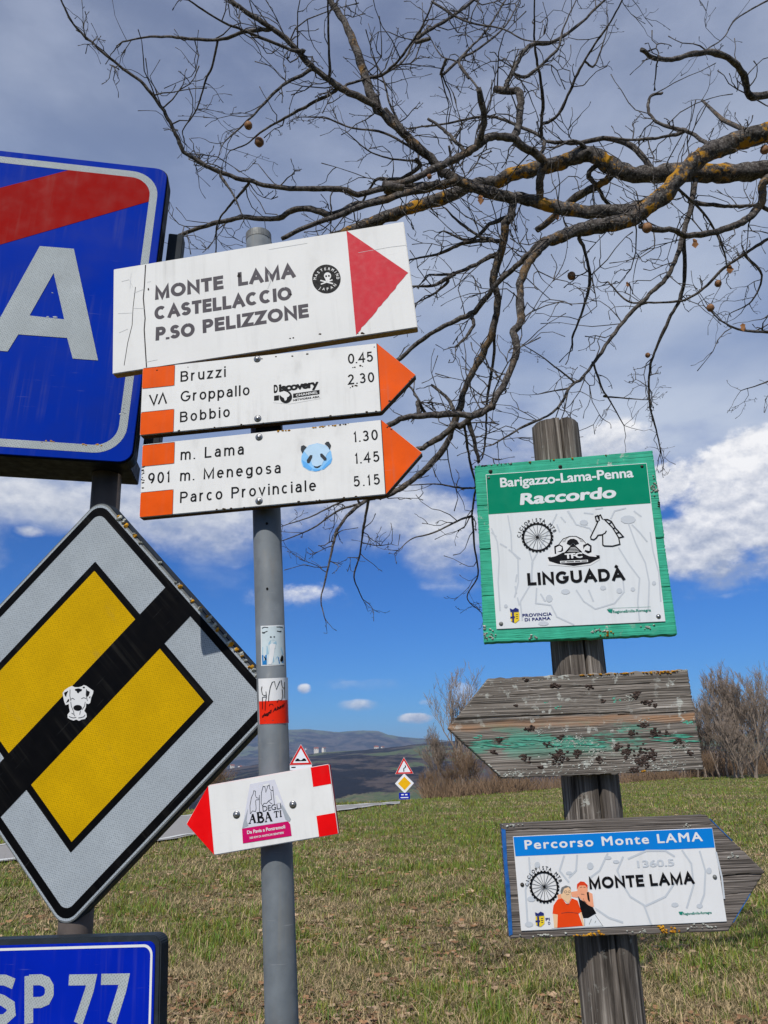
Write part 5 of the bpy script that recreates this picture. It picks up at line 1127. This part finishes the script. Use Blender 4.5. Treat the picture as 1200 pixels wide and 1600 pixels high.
B.filmpx('skin_print', [zf([(745, 420), (812, 410), (815, 480), (750, 470)]), zf([(600, 450), (640, 440), (645, 505), (610, 510)]), zf([(815, 440), (925, 420), (965, 440), (980, 575), (950, 580), (890, 540), (820, 470)]), zf([(805, 350), (830, 325), (890, 330), (915, 360), (915, 420), (890, 475), (840, 465), (812, 440)])], M_skin2, F2, st)
B.filmpx('vest_print', [zf([(812, 455), (840, 500), (880, 520), (925, 560), (970, 580), (1005, 642), (920, 692), (870, 692), (840, 600)]), zf([(905, 425), (925, 418), (940, 520), (918, 520)])], M_black_ink, F3, st)
B.filmpx('hair_print', [zf([(802, 392), (805, 340), (840, 310), (880, 315), (915, 350), (914, 385), (890, 352), (830, 352)])], M_hairred, F3, st)
B.filmpx('skin_print', [zf([(870, 500), (900, 470), (950, 560), (975, 575), (930, 560)])], M_skin2, F4, st)
B.filmpx('skin_print', [zf([(553, 645), (605, 650), (600, 790), (568, 792)]), zf([(832, 635), (852, 630), (880, 770), (862, 778)])], M_skin, F3, st)
B.filmpx('shirt_print', [zf([(560, 560), (600, 500), (650, 485), (690, 540), (720, 545), (750, 485), (810, 510), (850, 625), (820, 645), (865, 772), (600, 792), (605, 655), (550, 645)])], M_shirt, F4, st)
B.filmpx('skin_print', [zf([(640, 480), (635, 420), (650, 375), (690, 358), (735, 372), (745, 430), (742, 485), (715, 542), (690, 522)])], M_skin, F5, st)
B.filmpx('hair_print', [zf([(635, 440), (632, 410), (645, 372), (690, 352), (735, 366), (742, 400), (715, 368), (670, 385), (650, 440)])], M_hairgrey, F5+.0001, st)
B.strokespx('line_print', [zf(p) for p in ([(670, 415), (690, 405), (700, 418), (690, 430), (672, 428), (670, 415)], [(708, 415), (728, 405), (736, 418), (726, 428), (710, 426)], [(690, 448), (722, 446)], [(835, 372), (855, 368)], [(870, 368), (892, 370)], [(845, 440), (880, 445)], [(870, 485), (875, 510), (900, 530)], [(640, 640), (720, 630), (815, 640)], [(690, 540), (700, 550), (720, 545)])], .4, M_charcoal, F5+.0002, st)
L1, L2, L3, L4 = KEEP
platescrew(B, 815.5, 1382, .0034, M_screw_dark); platescrew(B, 1115.8, 1370, .0038, M_alu)
lumps(B, 'lichen', clump(B, (922, 1461), (20, 3), 26, 1)+clump(B, (1043, 1454), (13, 5), 26, 2), M_lichen_o, B.root, 61, .004)
lumps(B, 'lichen', clump(B, (1072, 1291), (6, 2), 5, 3)+clump(B, (1143, 1336), (9, 5), 10, 4)+clump(B, (1090, 1448), (24, 3), 14, 5)+clump(B, (850, 1460), (40, 2), 10, 6)+clump(B, (800, 1290), (16, 3), 10, 7)+clump(B, (1000, 1456), (20, 3), 8, 8), M_lichen_w, B.root, 62, .003)

# ================================================================== DISTANT ROAD SIGNS
M_tri_red = paint('sign_red', (206, 34, 30), .5, .05, 4); M_tri_white = paint('sign_white', (226, 228, 230), .5, .03, 4); M_tri_yel = paint('sign_yellow', (232, 176, 20), .5, .05, 4); M_back = paint('sign_grey', (120, 124, 128), .6, .1, 4, 0, .3, .3)
def upright(px, py, dist): d = ray(px, py); return CAM+d*(dist/d[1])
def far_frame(name, px, py, dist, label):
    p = upright(px, py, dist); r_ = empty(name, tuple(p)); r_.rotation_euler = (0, 0, -math.atan2(p[0], p[1])); return tag(r_, label, 'road sign')
def flat(name, polys, y0, y1, mt, parent):
    V, Fc = [], []
    for P in polys:
        a = sum(P[k][0]*P[(k+1) % len(P)][1]-P[(k+1) % len(P)][0]*P[k][1] for k in range(len(P)))
        if a < 0: P = P[::-1]
        n = len(P); b0 = len(V); V += [(x, y0, z) for x, z in P]+[(x, y1, z) for x, z in P]
        Fc += [tuple(range(b0, b0+n)), tuple(range(b0+2*n-1, b0+n-1, -1))]+[(b0+k, b0+n+k, b0+n+(k+1) % n, b0+(k+1) % n) for k in range(n)]
    return link(name, mesh(name, V, Fc), mt, parent)
def tri_sign(px, py, dist, side, label, marks):
    r_ = far_frame('warning_sign', px, py, dist, label); h = side*.866
    T3 = lambda s_, y=0: [(-side/2*s_, -h/3*s_), (side/2*s_, -h/3*s_), (0, h*2/3*s_)]
    flat('panel', [T3(1.0)], 0, .02, M_tri_white, r_); 
    o_, i_ = T3(.965), T3(.70); V = [(x, -.004, z) for x, z in o_+i_]
    link('red_border', mesh('red_border', V, [(0, 1, 4, 3), (1, 2, 5, 4), (2, 0, 3, 5)]), M_tri_red, r_)
    flat('symbol', [[(x*side, z*side) for x, z in P] for P in marks], -.008, -.005, M_black, r_)['kind'] = 'stuff'
    return r_
def far_pole(px, py_top, dist, label):
    p = upright(px, py_top, dist); z0 = zg(p[0], p[1]); V, Fc = [], []; tube(V, Fc, [(0, .06, -.1), (0, .06, p[2]-z0)], [.03, .03], 10)
    o = link('sign_pole', mesh('sign_pole', V, Fc, True), M_back); o.location = (p[0], p[1], z0); tag(o, label, 'pole')
tri_sign(470, 1184.3, 31, .88, 'distant red bordered warning triangle with two bumps beside the steel pole', [[(-.24, -.13), (.24, -.13), (.24, -.09), (.17, -.02), (.11, -.02), (.03, -.09), (-.03, -.09), (-.11, -.02), (-.17, -.02), (-.24, -.09)]])
far_pole(470, 1172, 31, 'thin grey pole under the distant bump warning triangle')
r_ = far_frame('supplementary_plate', 470, 1199.5, 31, 'small white plate under the distant bump warning triangle'); flat('panel', [[(-.42, -.08), (.42, -.08), (.42, .09), (-.42, .09)]], 0, .02, M_tri_white, r_); flat('marking', [[(-.36, .0), (-.2, .0), (-.2, .04), (-.36, .04)]], -.006, -.003, M_black, r_)
tri_sign(631.5, 1200.5, 38, .86, 'distant red bordered warning triangle with zigzag bend arrow', [[(-.05, -.17), (.0, -.17), (.0, -.02), (.10, .05), (.10, .14), (.06, .14), (.075, .22), (.04, .14), (.05, .07), (-.05, .0)]])
r_ = far_frame('priority_sign', 632, 1224, 38, 'small distant yellow diamond sign under the bend warning triangle'); q = .44
flat('panel', [[(-q, 0), (0, -q), (q, 0), (0, q)]], 0, .02, M_tri_white, r_); flat('yellow_field', [[(-q*.68, 0), (0, -q*.68), (q*.68, 0), (0, q*.68)]], -.006, -.003, M_tri_yel, r_)
r_ = far_frame('road_number_plate', 632, 1244, 38, 'small distant blue plate under the yellow diamond sign'); flat('panel', [[(-.25, -.15), (.25, -.15), (.25, .15), (-.25, .15)]], 0, .02, M_blue2, r_)
flat('lettering', [[(-.15, .04), (-.03, .04), (-.03, .09), (-.15, .09)], [(.03, .04), (.14, .04), (.14, .09), (.03, .09)], [(-.18, -.08), (.18, -.08), (.18, -.04), (-.18, -.04)]], -.006, -.003, M_tri_white, r_)['kind'] = 'stuff'
far_pole(632, 1184, 38, 'thin grey pole carrying the distant yellow diamond sign')

# ================================================================== OAK OVERHEAD
m, T, b = newmat('oak_bark'); co = T.coord(); geo = T.n.new('ShaderNodeNewGeometry')
n1 = T.noise(co, 26, 6, .65); n2 = T.noise(co, 90, 5, .65); n3 = T.noise(co, 7, 4, .6); n4 = T.noise(T.map(co, (1, 1, 1), (4, 2, 7)), 4.0, 3, .5)
c = T.mix(T.sstep(n1, .35, .65), (.030, .025, .022), (.115, .10, .09))
c = T.mix(T.m('MULTIPLY', T.sstep(n2, .52, .66), .7), c, (.25, .24, .215))
c = T.mix(T.m('MULTIPLY', T.sstep(n2, .34, .44, 1, 0), .6), c, (.02, .017, .015))
lich = T.m('MULTIPLY', T.sstep(T.m('ADD', T.m('MULTIPLY', n3, .55), T.m('MULTIPLY', n1, .45)),   .50, .56), T.sstep(n4, .45, .54))
at_n = T.n.new('ShaderNodeAttribute'); at_n.attribute_name = 'girth'
c = T.mix(T.m('MULTIPLY', lich, T.m('MULTIPLY', T.sstep(at_n.outputs['Fac'], .012, .040), .95)), c, T.mix(n2, (.30, .13, .008), (.52, .27, .02)))
T.put(b.inputs['Base Color'], c); b.inputs['Roughness'].default_value = .92; b.inputs['Specular IOR Level'].default_value = .15
bp = T.n.new('ShaderNodeBump'); bp.inputs['Strength'].default_value = .9; bp.inputs['Distance'].default_value = .006; T.put(bp.inputs['Height'], T.m('ADD', n1, T.m('MULTIPLY', n2, .5))); T.l.new(bp.outputs[0], b.inputs['Normal'])
M_bark = m
M_gall = grown('oak_gall', (.16, .075, .035), (.30, .16, .08), None, 60, .5, .6)
M_dry = grown('dry_leaf', (.22, .10, .04), (.34, .17, .08), None, 40)
zA = lambda p: zm(p, 2, 60, 0); zB = lambda p: zm(p, 2, 600, 0); zC = lambda p: zm(p, 2, 600, 200); zD = lambda p: zm(p, 2.609, 400, 400)
# (start width px, end width px, depth drift m, points from the trunk side to the tip)
LIMBS = [
 (38, 17, -.25, [(1420, 150), (1300, 185)]+zB([(1200, 412), (1110, 440), (1040, 465), (980, 500), (930, 545), (890, 590), (850, 630), (800, 662), (760, 690), (700, 705), (650, 712), (600, 722), (560, 735), (520, 755)])),
 (31, 13, .35, [(1420, 250), (1300, 262)]+zB([(1200, 530), (1100, 540), (1000, 540), (920, 538), (850, 545), (770, 545), (710, 520), (650, 482), (600, 488), (540, 512), (470, 528), (400, 545), (340, 572), (280, 578), (200, 612), (100, 645), (0, 680)])+[(560, 356), (520, 372), (480, 385), (440, 400)]),
]
def L(*a): LIMBS.append(a)
L(22, 14, .10, zB([(830, 640), (760, 662), (680, 662), (620, 662), (560, 650), (510, 640), (440, 622), (370, 612), (300, 590), (230, 562), (190, 540)]))
L(14, 6, -.15, zB([(190, 545), (150, 500), (100, 455), (40, 395), (0, 345)])+zA([(1150, 425), (1100, 380), (1050, 330), (970, 290), (920, 258), (850, 205), (800, 150), (740, 95), (660, 45), (600, 0), (560, -50)]))
L(12, 7, .2, zA([(1062, 345), (1040, 290), (1015, 220), (985, 130), (950, 60), (910, 0), (880, -50)]))
L(11, 4.5, .3, zB([(230, 565), (150, 585), (80, 595), (0, 590)])+zA([(1120, 610), (1000, 640), (920, 672), (860, 655), (800, 655), (740, 685), (640, 680), (560, 695), (440, 735)]))
L(8, 2.0, -.35, zA([(1200, 580), (1100, 585), (1000, 607), (940, 590), (820, 590), (720, 580), (620, 555), (530, 520), (460, 480), (440, 440), (410, 380), (380, 330), (330, 265), (250, 205), (180, 145), (110, 75), (70, 0), (50, -40)]))
L(13, 8, -.3, zC([(520, 348), (480, 385), (440, 440), (425, 500), (428, 560), (425, 610), (405, 640), (415, 690), (400, 745), (375, 800), (345, 850), (320, 880), (280, 900), (230, 895)])+zD([(700, 650), (600, 660), (540, 690), (480, 700)]))
L(8, 4, .3, zC([(500, 350), (460, 388), (410, 435), (350, 490), (290, 565), (270, 580), (200, 615), (120, 660), (50, 720), (0, 770)])+zD([(520, 480), (430, 560)]))
L(10, 6.5, .25, zC([(400, 270), (380, 300), (375, 350), (350, 430), (342, 490), (355, 520), (350, 590), (330, 660), (290, 740), (258, 800), (235, 880), (215, 930)])+zD([(800, 700), (770, 780), (700, 860), (630, 920), (560, 965), (500, 985)]))
L(5, 1.3, -.4, zD([(500, 985), (440, 1000), (340, 1100), (310, 1200), (280, 1330), (265, 1400), (278, 1470)]))
L(4, 2.2, .2, zC([(345, 640), (342, 720), (325, 830), (320, 900), (318, 960), (312, 1010)]))
L(3.5, 1.3, .3, zD([(460, 990), (440, 1100), (420, 1230), (400, 1310), (435, 1400)]))
L(3.2, 1.2, -.3, zD([(400, 985), (330, 1010), (230, 1060), (110, 1100)])); L(3.2, 1.2, .3, zD([(440, 1005), (330, 1040), (230, 1110), (110, 1160)]))
L(9, 6, .2, zC([(340, 870), (300, 890), (270, 905), (240, 930)])+zD([(810, 690), (750, 740), (680, 780), (640, 800)]))
L(6, 4, .1, zD([(865, 660), (890, 760), (910, 845)])); L(4, 2.5, .3, zD([(850, 690), (870, 830), (895, 930), (885, 1010), (880, 1060)]))
L(3, 1.2, -.3, zD([(880, 1058), (820, 1080), (720, 1130), (640, 1150), (580, 1200)])); L(3, 1.2, .2, zD([(882, 1060), (890, 1180), (905, 1300), (860, 1390), (915, 1450)])); L(2.6, 1.1, -.2, zD([(893, 945), (830, 945), (740, 930), (620, 935)]))
L(5.5, 3, .3, zD([(815, 650), (780, 580), (715, 525)])); L(5, 3, -.2, zC([(275, 590), (278, 620), (250, 660), (222, 685)])); L(5, 2, .3, zC([(105, 855), (128, 890), (90, 820), (70, 800)]))
# stubs and arches over the sign
L(10, 8, -.3, zB([(490, 640), (487, 600), (490, 545), (497, 500), (440, 462), (400, 432), (350, 425), (310, 440), (270, 470), (220, 500), (150, 530), (60, 570), (0, 578)])+zA([(1140, 585)]))
L(9, 8, .25, zB([(403, 432), (420, 392), (425, 340), (424, 292), (398, 284), (345, 279)])); L(8.5, 7, -.25, zB([(288, 462), (308, 412), (310, 345), (294, 275)]))
L(5, 3.5, .3, zB([(255, 475), (220, 440), (180, 400), (138, 372)])); L(4, 3, -.2, zB([(215, 545), (210, 500), (203, 455)]))
L(2.6, 1.2, .4, zB([(294, 275), (265, 240), (230, 195), (180, 175), (145, 120)])); L(5, 1.8, .3, zB([(470, 528), (500, 440), (430, 398), (360, 370), (300, 365), (200, 385), (75, 402)]))
L(8, 4, .2, zB([(830, 520), (780, 462), (700, 432), (600, 447), (500, 442)])); L(4.5, 1.4, -.4, zB([(492, 425), (495, 300), (480, 200), (470, 130), (470, 0), (465, -60)]))
L(5.5, 3, .4, zB([(1010, 450), (950, 412), (900, 398), (850, 380), (825, 340), (835, 300), (870, 290)])); L(4.5, 2.5, .2, zB([(930, 415), (860, 430), (790, 437), (720, 432)]))
L(11, 5, -.5, zB([(1320, 280), (1200, 295), (1140, 300), (1130, 250), (1100, 200), (1040, 165), (960, 170), (900, 185), (840, 180), (805, 155)]))
L(6, 2, .3, zB([(385, 262), (420, 190), (460, 140), (530, 130), (600, 85), (690, 0), (720, -40)])); L(4.5, 1.6, .2, zB([(440, 240), (500, 195), (545, 150), (560, 90), (600, 0)])); L(4.2, 1.4, -.3, zB([(500, 385), (540, 362), (570, 310), (605, 230), (650, 150), (700, 80), (745, 0), (760, -40)])); L(3, 1.2, .2, zB([(655, 208), (680, 150), (700, 85)]))
L(5, 3.5, .3, zB([(100, 130), (130, 100), (200, 60), (280, 0), (330, -50)])); L(4, 1.8, -.2, zB([(0, 230), (60, 170), (120, 80), (155, 0), (170, -40)])); L(4, 1.6, .3, zB([(180, 235), (260, 160), (320, 95), (380, 0)])); L(3.2, 1.4, -.3, zB([(150, 5), (250, 65), (370, 90), (440, 125), (520, 130)]))
L(3.4, 1.4, .3, zB([(265, 245), (235, 190), (300, 150), (380, 80), (425, 0)])); L(2.6, 1.0, .3, zB([(180, 232), (205, 290), (215, 330)])); L(2.6, 1.0, -.3, zB([(1240, -30), (1200, 0), (1100, 60), (1060, 120), (1000, 160)]))
# right-hand hanging branches
L(15, 7, -.45, [(1300, 240)]+zC([(1200, 160), (1180, 230), (1140, 280), (1080, 310), (1000, 330), (940, 335), (900, 318), (850, 318), (800, 305)]))
L(7, 2.0, -.3, zC([(975, 150), (960, 240), (935, 330), (920, 390), (880, 470), (830, 520), (770, 580), (720, 640), (680, 700), (620, 780), (580, 810), (555, 860), (510, 900), (440, 930), (340, 990)]))
L(5.5, 1.5, .3, zC([(935, 330), (940, 430), (930, 520), (890, 600), (850, 690), (830, 760), (830, 860), (850, 940), (865, 1010)])); L(5, 2, .3, zC([(1260, 300), (1200, 345), (1130, 392), (1060, 440), (1000, 500), (930, 540), (830, 545), (760, 540), (700, 480)])); L(4.5, 1.5, -.2, zC([(1250, 640), (1120, 632), (1050, 600), (1020, 570)]))
L(4.5, 2.5, .2, zC([(612, 345), (640, 430), (640, 500), (610, 600), (588, 655)])); L(3.0, 1.2, .2, zC([(655, 735), (680, 810), (705, 850), (750, 930)])); L(2.6, 1.0, -.2, zC([(590, 790), (500, 720), (430, 675)])); L(2.6, 1.1, .2, zC([(580, 812), (480, 832)])); L(2.4, 1.0, .2, zC([(690, 840), (760, 845), (830, 850)]))
L(6, 3, .4, zC([(960, 230), (1030, 240), (1100, 245), (1180, 240)])); L(4, 1.5, .5, zC([(930, 200), (1010, 280), (1060, 380), (1075, 450)])); L(3.6, 1.2, .3, zC([(1130, 400), (1180, 460), (1150, 540), (1080, 580)])); L(2.5, 1, .2, zC([(1250, 770), (1180, 800), (1115, 820)]))
L(7, 4, .3, zC([(640, 145), (670, 190), (690, 225), (720, 255)])); L(10, 8, .5, zC([(700, 160), (640, 195), (590, 225), (480, 320)])); L(6, 2, -.3, zB([(640, 470), (590, 440), (540, 460)]))
L(6, 2, .4, zC([(400, 275), (330, 300), (270, 350), (185, 322)])); L(5.5, 2, .2, zC([(360, 355), (300, 340), (230, 290), (190, 250)])); L(7, 2.2, .3, zC([(350, 395), (290, 425), (220, 455), (140, 458)])); L(5.5, 2, .3, zC([(340, 350), (250, 360), (180, 390), (80, 412)])); L(6, 2.2, -.2, zC([(220, 455), (160, 490), (90, 495)])); L(4, 1.6, .2, zC([(200, 480), (160, 515), (105, 545)]))
# left-hand twigs
L(4.5, 2, -.3, zA([(830, 158), (790, 155), (640, 95), (560, 60), (470, 0)])); L(5, 1.8, .2, zA([(720, 92), (640, 100), (560, 125), (450, 118), (350, 115), (262, 130)])); L(3.2, 1.4, .3, zA([(560, 128), (545, 200), (520, 260), (495, 340), (455, 400), (450, 420)])); L(4.4, 1.6, -.3, zA([(845, 222), (760, 270), (700, 330), (640, 390), (580, 445)])); L(4.6, 1.4, .3, zA([(930, 283), (850, 325), (770, 370), (700, 410), (650, 450), (600, 470)]))
L(3.4, 1.6, .3, zA([(970, 262), (1080, 230), (1140, 190), (1180, 120), (1220, 60)])); L(3.6, 1.8, -.3, zA([(910, 232), (905, 100), (905, 0), (905, -40)])); L(3.2, 1.4, .2, zA([(1130, 390), (1100, 330), (1075, 240), (1040, 170)])); L(4, 1.6, -.2, zA([(570, 550), (610, 610), (640, 680)])); L(4, 1.6, .3, zA([(655, 578), (600, 640), (560, 700), (555, 785)])); L(3.5, 1.4, .2, zA([(1180, 470), (1080, 415), (980, 400), (900, 370), (820, 365)])); L(3, 1.3, -.3, zA([(1180, 500), (1100, 495), (1030, 470), (960, 410)])); L(6, 2.5, .3, zA([(1190, 520), (1130, 560), (1060, 560), (1030, 600), (1010, 640)])); L(9, 5, -.2, zA([(1240, 575), (1130, 610), (1000, 650), (850, 705), (760, 745)]))
TRUNK = np.array([4.9, 4.6]); oak = empty('oak_tree', (TRUNK[0], TRUNK[1], zg(*TRUNK)))
tag(oak, 'leafless oak with lichened limbs spreading overhead from the right', 'tree'); OB = np.array(oak.location)
def spline(P, n=5):
    P = np.array(P, float); Q = np.vstack([2*P[0]-P[1], P, 2*P[-1]-P[-2]]); out = []
    for i in range(1, len(Q)-2):
        for k in range(n):
            t = k/n; a, b_, c_, d = Q[i-1], Q[i], Q[i+1], Q[i+2]; out.append(.5*(2*b_+(c_-a)*t+(2*a-5*b_+4*c_-d)*t*t+(-a+3*b_-3*c_+d)*t**3))
    return np.array(out+[Q[-2]])
def limb_mesh(name, pieces, mt, parent, sides_f):
    V, Fc, G = [], [], []
    for P, R in pieces:
        k0 = len(V); sd_ = sides_f(max(R)); tube(V, Fc, P-OB, R, sd_, True, .34 if max(R) > .008 else .15)
        for r in R: G += [r]*sd_
    me = mesh(name, V, Fc, True); at_ = me.attributes.new('girth', 'FLOAT', 'POINT')
    if len(me.vertices) == len(G): at_.data.foreach_set('value', np.array(G, np.float32))
    return link(name, me, mt, parent)
done_px, done_d, SKEL = [], [], []
for li, (w0, w1, amp, pts) in enumerate(LIMBS):
    P2 = np.array(pts, float); base = 4.5
    if done_px:
        A = np.concatenate(done_px); dd = np.hypot(*(A-P2[0]).T); i = dd.argmin()
        if 3 < dd[i] < 60: P2 = np.vstack([A[i], P2])
    if done_px:
        A = np.concatenate(done_px); D = np.concatenate(done_d); dd = np.hypot(*(A-P2[0]).T); i = dd.argmin(); base = D[i] if dd[i] < 60 else 4.3+.25*math.sin(li*1.7)
    else: base = 4.5
    if li == 1: base = 4.75
    S2 = spline(P2, 6); n = len(S2); seg = np.concatenate([[0], np.cumsum(np.hypot(*np.diff(S2, axis=0).T))]); t = seg/seg[-1]
    dep = base+amp*t*min(1, seg[-1]/260)*1.6
    wpx = (w0+(w1-w0)*t)*(1.05 if w0 > 12 else 1.28)
    jit = np.array([[noise.noise((k*.55, li*3.1, 1.0)), noise.noise((k*.55, li*3.1, 9.0))] for k in range(n)])*np.minimum(2.2, wpx*.35)[:, None]; jit[0] = 0
    S2j = S2+jit
    X = np.array([at(x, y, d) for (x, y), d in zip(S2j, dep)]); R = wpx*dep/F/2
    done_px.append(S2); done_d.append(dep); SKEL.append((X, R))
# trunk out of the picture on the right, with limbs that run into it
z0 = OB[2]; tr = [np.array([TRUNK[0], TRUNK[1], z]) for z in np.linspace(z0-.2, 4.3, 9)]
for k, p in enumerate(tr): p[:2] += .05*np.array([noise.noise((k*.8, 1, 2)), noise.noise((k*.8, 5, 2))])
trunk = limb_mesh('trunk', [(np.array(tr), [.30-.10*min(1, k/3)-.01*k for k in range(9)])], M_bark, oak, lambda r: 16)
for q in (0, 1): 
    X, R = SKEL[q]; h_ = (3.9, 4.15)[q]; a = np.array([TRUNK[0], TRUNK[1], h_]); b_ = X[0]; mid_ = (a+b_)/2+np.array([0, 0, .12]); SKEL[q] = (np.vstack([spline([a, mid_, b_], 5)[:-1], X]), np.concatenate([np.linspace(R[0]*1.6, R[0]*1.02, 10), R]))
for (dx, dy, dz, r) in ((1.6, .8, 2.2, .09), (.4, 2.2, 2.4, .08), (1.5, -1.2, 1.8, .08), (.3, .2, 2.8, .1), (-.8, 1.6, 3.0, .07)):
    a = np.array([TRUNK[0], TRUNK[1], 4.15]); P = [a+np.array([dx, dy, dz])*t+.18*np.array([noise.noise((t*4, dx, 1)), noise.noise((t*4, dy, 3)), noise.noise((t*4, dz, 5))])*t for t in np.linspace(0, 1.5, 9)]; SKEL.append((np.array(P), np.linspace(r, .012, 9)))
twigs = []; rnd = random.Random(99)
def twig(p, d, L_, r, lev):
    n = 5; P = [p]; q = p.copy(); dd = d/np.linalg.norm(d)
    for i in range(n):
        dd = dd+np.array([rnd.gauss(0, .33), rnd.gauss(0, .3), rnd.gauss(.03, .33)]); dd /= np.linalg.norm(dd); q = q+dd*L_/n*rnd.uniform(.7, 1.3); P.append(q.copy())
    twigs.append((np.array(P), [max(r*(1-.6*i/n), .0011) for i in range(n)]+[max(r*.8, .0019)]))       # a bud swells the tip
    if lev > 0:
        for _ in range(rnd.randint(2, 4)):
            k = rnd.randint(1, n-1); nd = dd+np.array([rnd.gauss(0, .8), rnd.gauss(0, .6), rnd.gauss(.1, .8)]); twig(P[k], nd, L_*rnd.uniform(.3, .6), r*.72, lev-1)
    elif rnd.random() < .7:      # short spurs with buds
        for k in range(1, n):
            if rnd.random() < .45: nd = dd*.5+np.array([rnd.gauss(0, .7), rnd.gauss(0, .5), rnd.gauss(0, .7)]); nd /= np.linalg.norm(nd); e = nd*rnd.uniform(.008, .022); twigs.append((np.array([P[k], P[k]+e*.6, P[k]+e]), [.0011, .0013, .0021]))
for li, (X, R) in enumerate(SKEL):
    ln = np.linalg.norm(np.diff(X, axis=0), axis=1).sum(); fine = R.mean() < .010
    cnt = int(ln*(9 if fine else 7.5)) if R.mean() < .03 else int(ln*4.0)
    for _ in range(cnt):
        k = rnd.randint(max(1, int(len(X)*.12)), len(X)-1); dd = X[k]-X[k-1]; dd = dd/max(np.linalg.norm(dd), 1e-6)
        nd = dd*rnd.uniform(.2, .9)+np.array([rnd.gauss(0, .7), rnd.gauss(0, .5), rnd.gauss(.05, .7)])
        twig(X[k], nd, rnd.uniform(.10, .36)*(1 if fine else 1.45), min(R[k]*.55, .0042), 1 if rnd.random() < .66 else 0)
    # the limb's own end breaks into twigs
    if R[-1] < .006:
        for _ in range(2): nd = (X[-1]-X[-2])/np.linalg.norm(X[-1]-X[-2])+np.array([rnd.gauss(0, .4), rnd.gauss(0, .3), rnd.gauss(0, .4)]); twig(X[-1], nd, rnd.uniform(.1, .22), R[-1]*.8, 0)
for X, R in SKEL: limb_mesh('limb', [(X, list(R))], M_bark, oak, lambda r: 14 if r > .03 else (9 if r > .012 else 6))
o = limb_mesh('twigs', twigs, M_bark, oak, lambda r: 3 if r < .0015 else 4); o['kind'] = 'stuff'
def gall(px, py, dist, r):
    p = at(px, py, dist)-OB; V, Fc = [], []
    N, K = 12, 7
    for j in range(K+1):
        a = math.pi*j/K
        for i in range(N):
            b_ = 2*math.pi*i/N; q = r*(1+.08*noise.noise((math.cos(b_)*2+px, math.sin(b_)*2, a*2))); V.append(p+q*np.array([math.sin(a)*math.cos(b_), math.sin(a)*math.sin(b_), math.cos(a)*1.05]))
    for j in range(K):
        for i in range(N): Fc.append((j*N+i, (j+1)*N+i, (j+1)*N+(i+1) % N, j*N+(i+1) % N))
    link('oak_gall', mesh('oak_gall', V, Fc, True), M_gall, oak)
A = np.concatenate(done_px); D = np.concatenate(done_d)
def dnear(x, y): return D[np.hypot(*(A-np.array([x, y])).T).argmin()]-.02
for (x, y, r) in [(388, 196, 6.5), (405, 222, 7.5), (893, 431, 6.5), (1011, 356, 8), (1122, 443, 5.5), (1110, 481, 6), (1012, 555, 4), (671, 276, 4), (1195, 234, 7)]:
    d = dnear(x, y); i = np.hypot(*(A-np.array([x, y])).T).argmin(); gall(x, y, d, r*d/F)
    V, Fc = [], []; tube(V, Fc, [at(A[i][0], A[i][1], D[i])-OB, at((A[i][0]+x)/2+2, (A[i][1]+y)/2-2, (d+D[i])/2)-OB, at(x, y, d)-OB], [.0022, .0018, .0022], 5); link('gall_stalk', mesh('gall_stalk', V, Fc, True), M_bark, oak)
def dryleaf(x, y, s_):
    d = dnear(x, y); p = at(x, y, d)-OB; V = []; rn = random.Random(int(x))
    for (u, w) in [(0, 0), (.3, .25), (.25, .5), (.4, .75), (0, 1.2), (-.35, .8), (-.2, .5), (-.3, .25)]: V.append(p+np.array([u*s_, rn.uniform(-.2, .2)*s_, -w*s_]))
    link('dry_leaf', mesh('dry_leaf', V, [range(8)]), M_dry, oak)
for q in [(1085, 372, .05), (1138, 412, .06), (750, 305, .05), (1160, 505, .04), (980, 440, .035), (870, 335, .04)]: dryleaf(*q)

# ------------------------------------------------------------------ the air of the valley
hz = 400; bm = bmesh.new(); bmesh.ops.create_cube(bm, size=1)
bmesh.ops.scale(bm, vec=(26000, 26000, hz+92), verts=bm.verts); bmesh.ops.translate(bm, vec=(0, 0, (hz-92)/2), verts=bm.verts)
me = bpy.data.meshes.new('haze'); bm.to_mesh(me); bm.free()
m = bpy.data.materials.new('valley_air'); m.use_nodes = True; nt = m.node_tree; nt.nodes.clear()
ou = nt.nodes.new('ShaderNodeOutputMaterial'); pv = nt.nodes.new('ShaderNodeVolumePrincipled'); nt.links.new(pv.outputs[0], ou.inputs['Volume'])
pv.inputs['Color'].default_value = (.52, .70, 1.0, 1); pv.inputs['Density'].default_value = 1.05e-4; pv.inputs['Anisotropy'].default_value = 0.0
HAZE = True
if HAZE:
    o = link('haze', me, m); tag(o, kind='stuff')
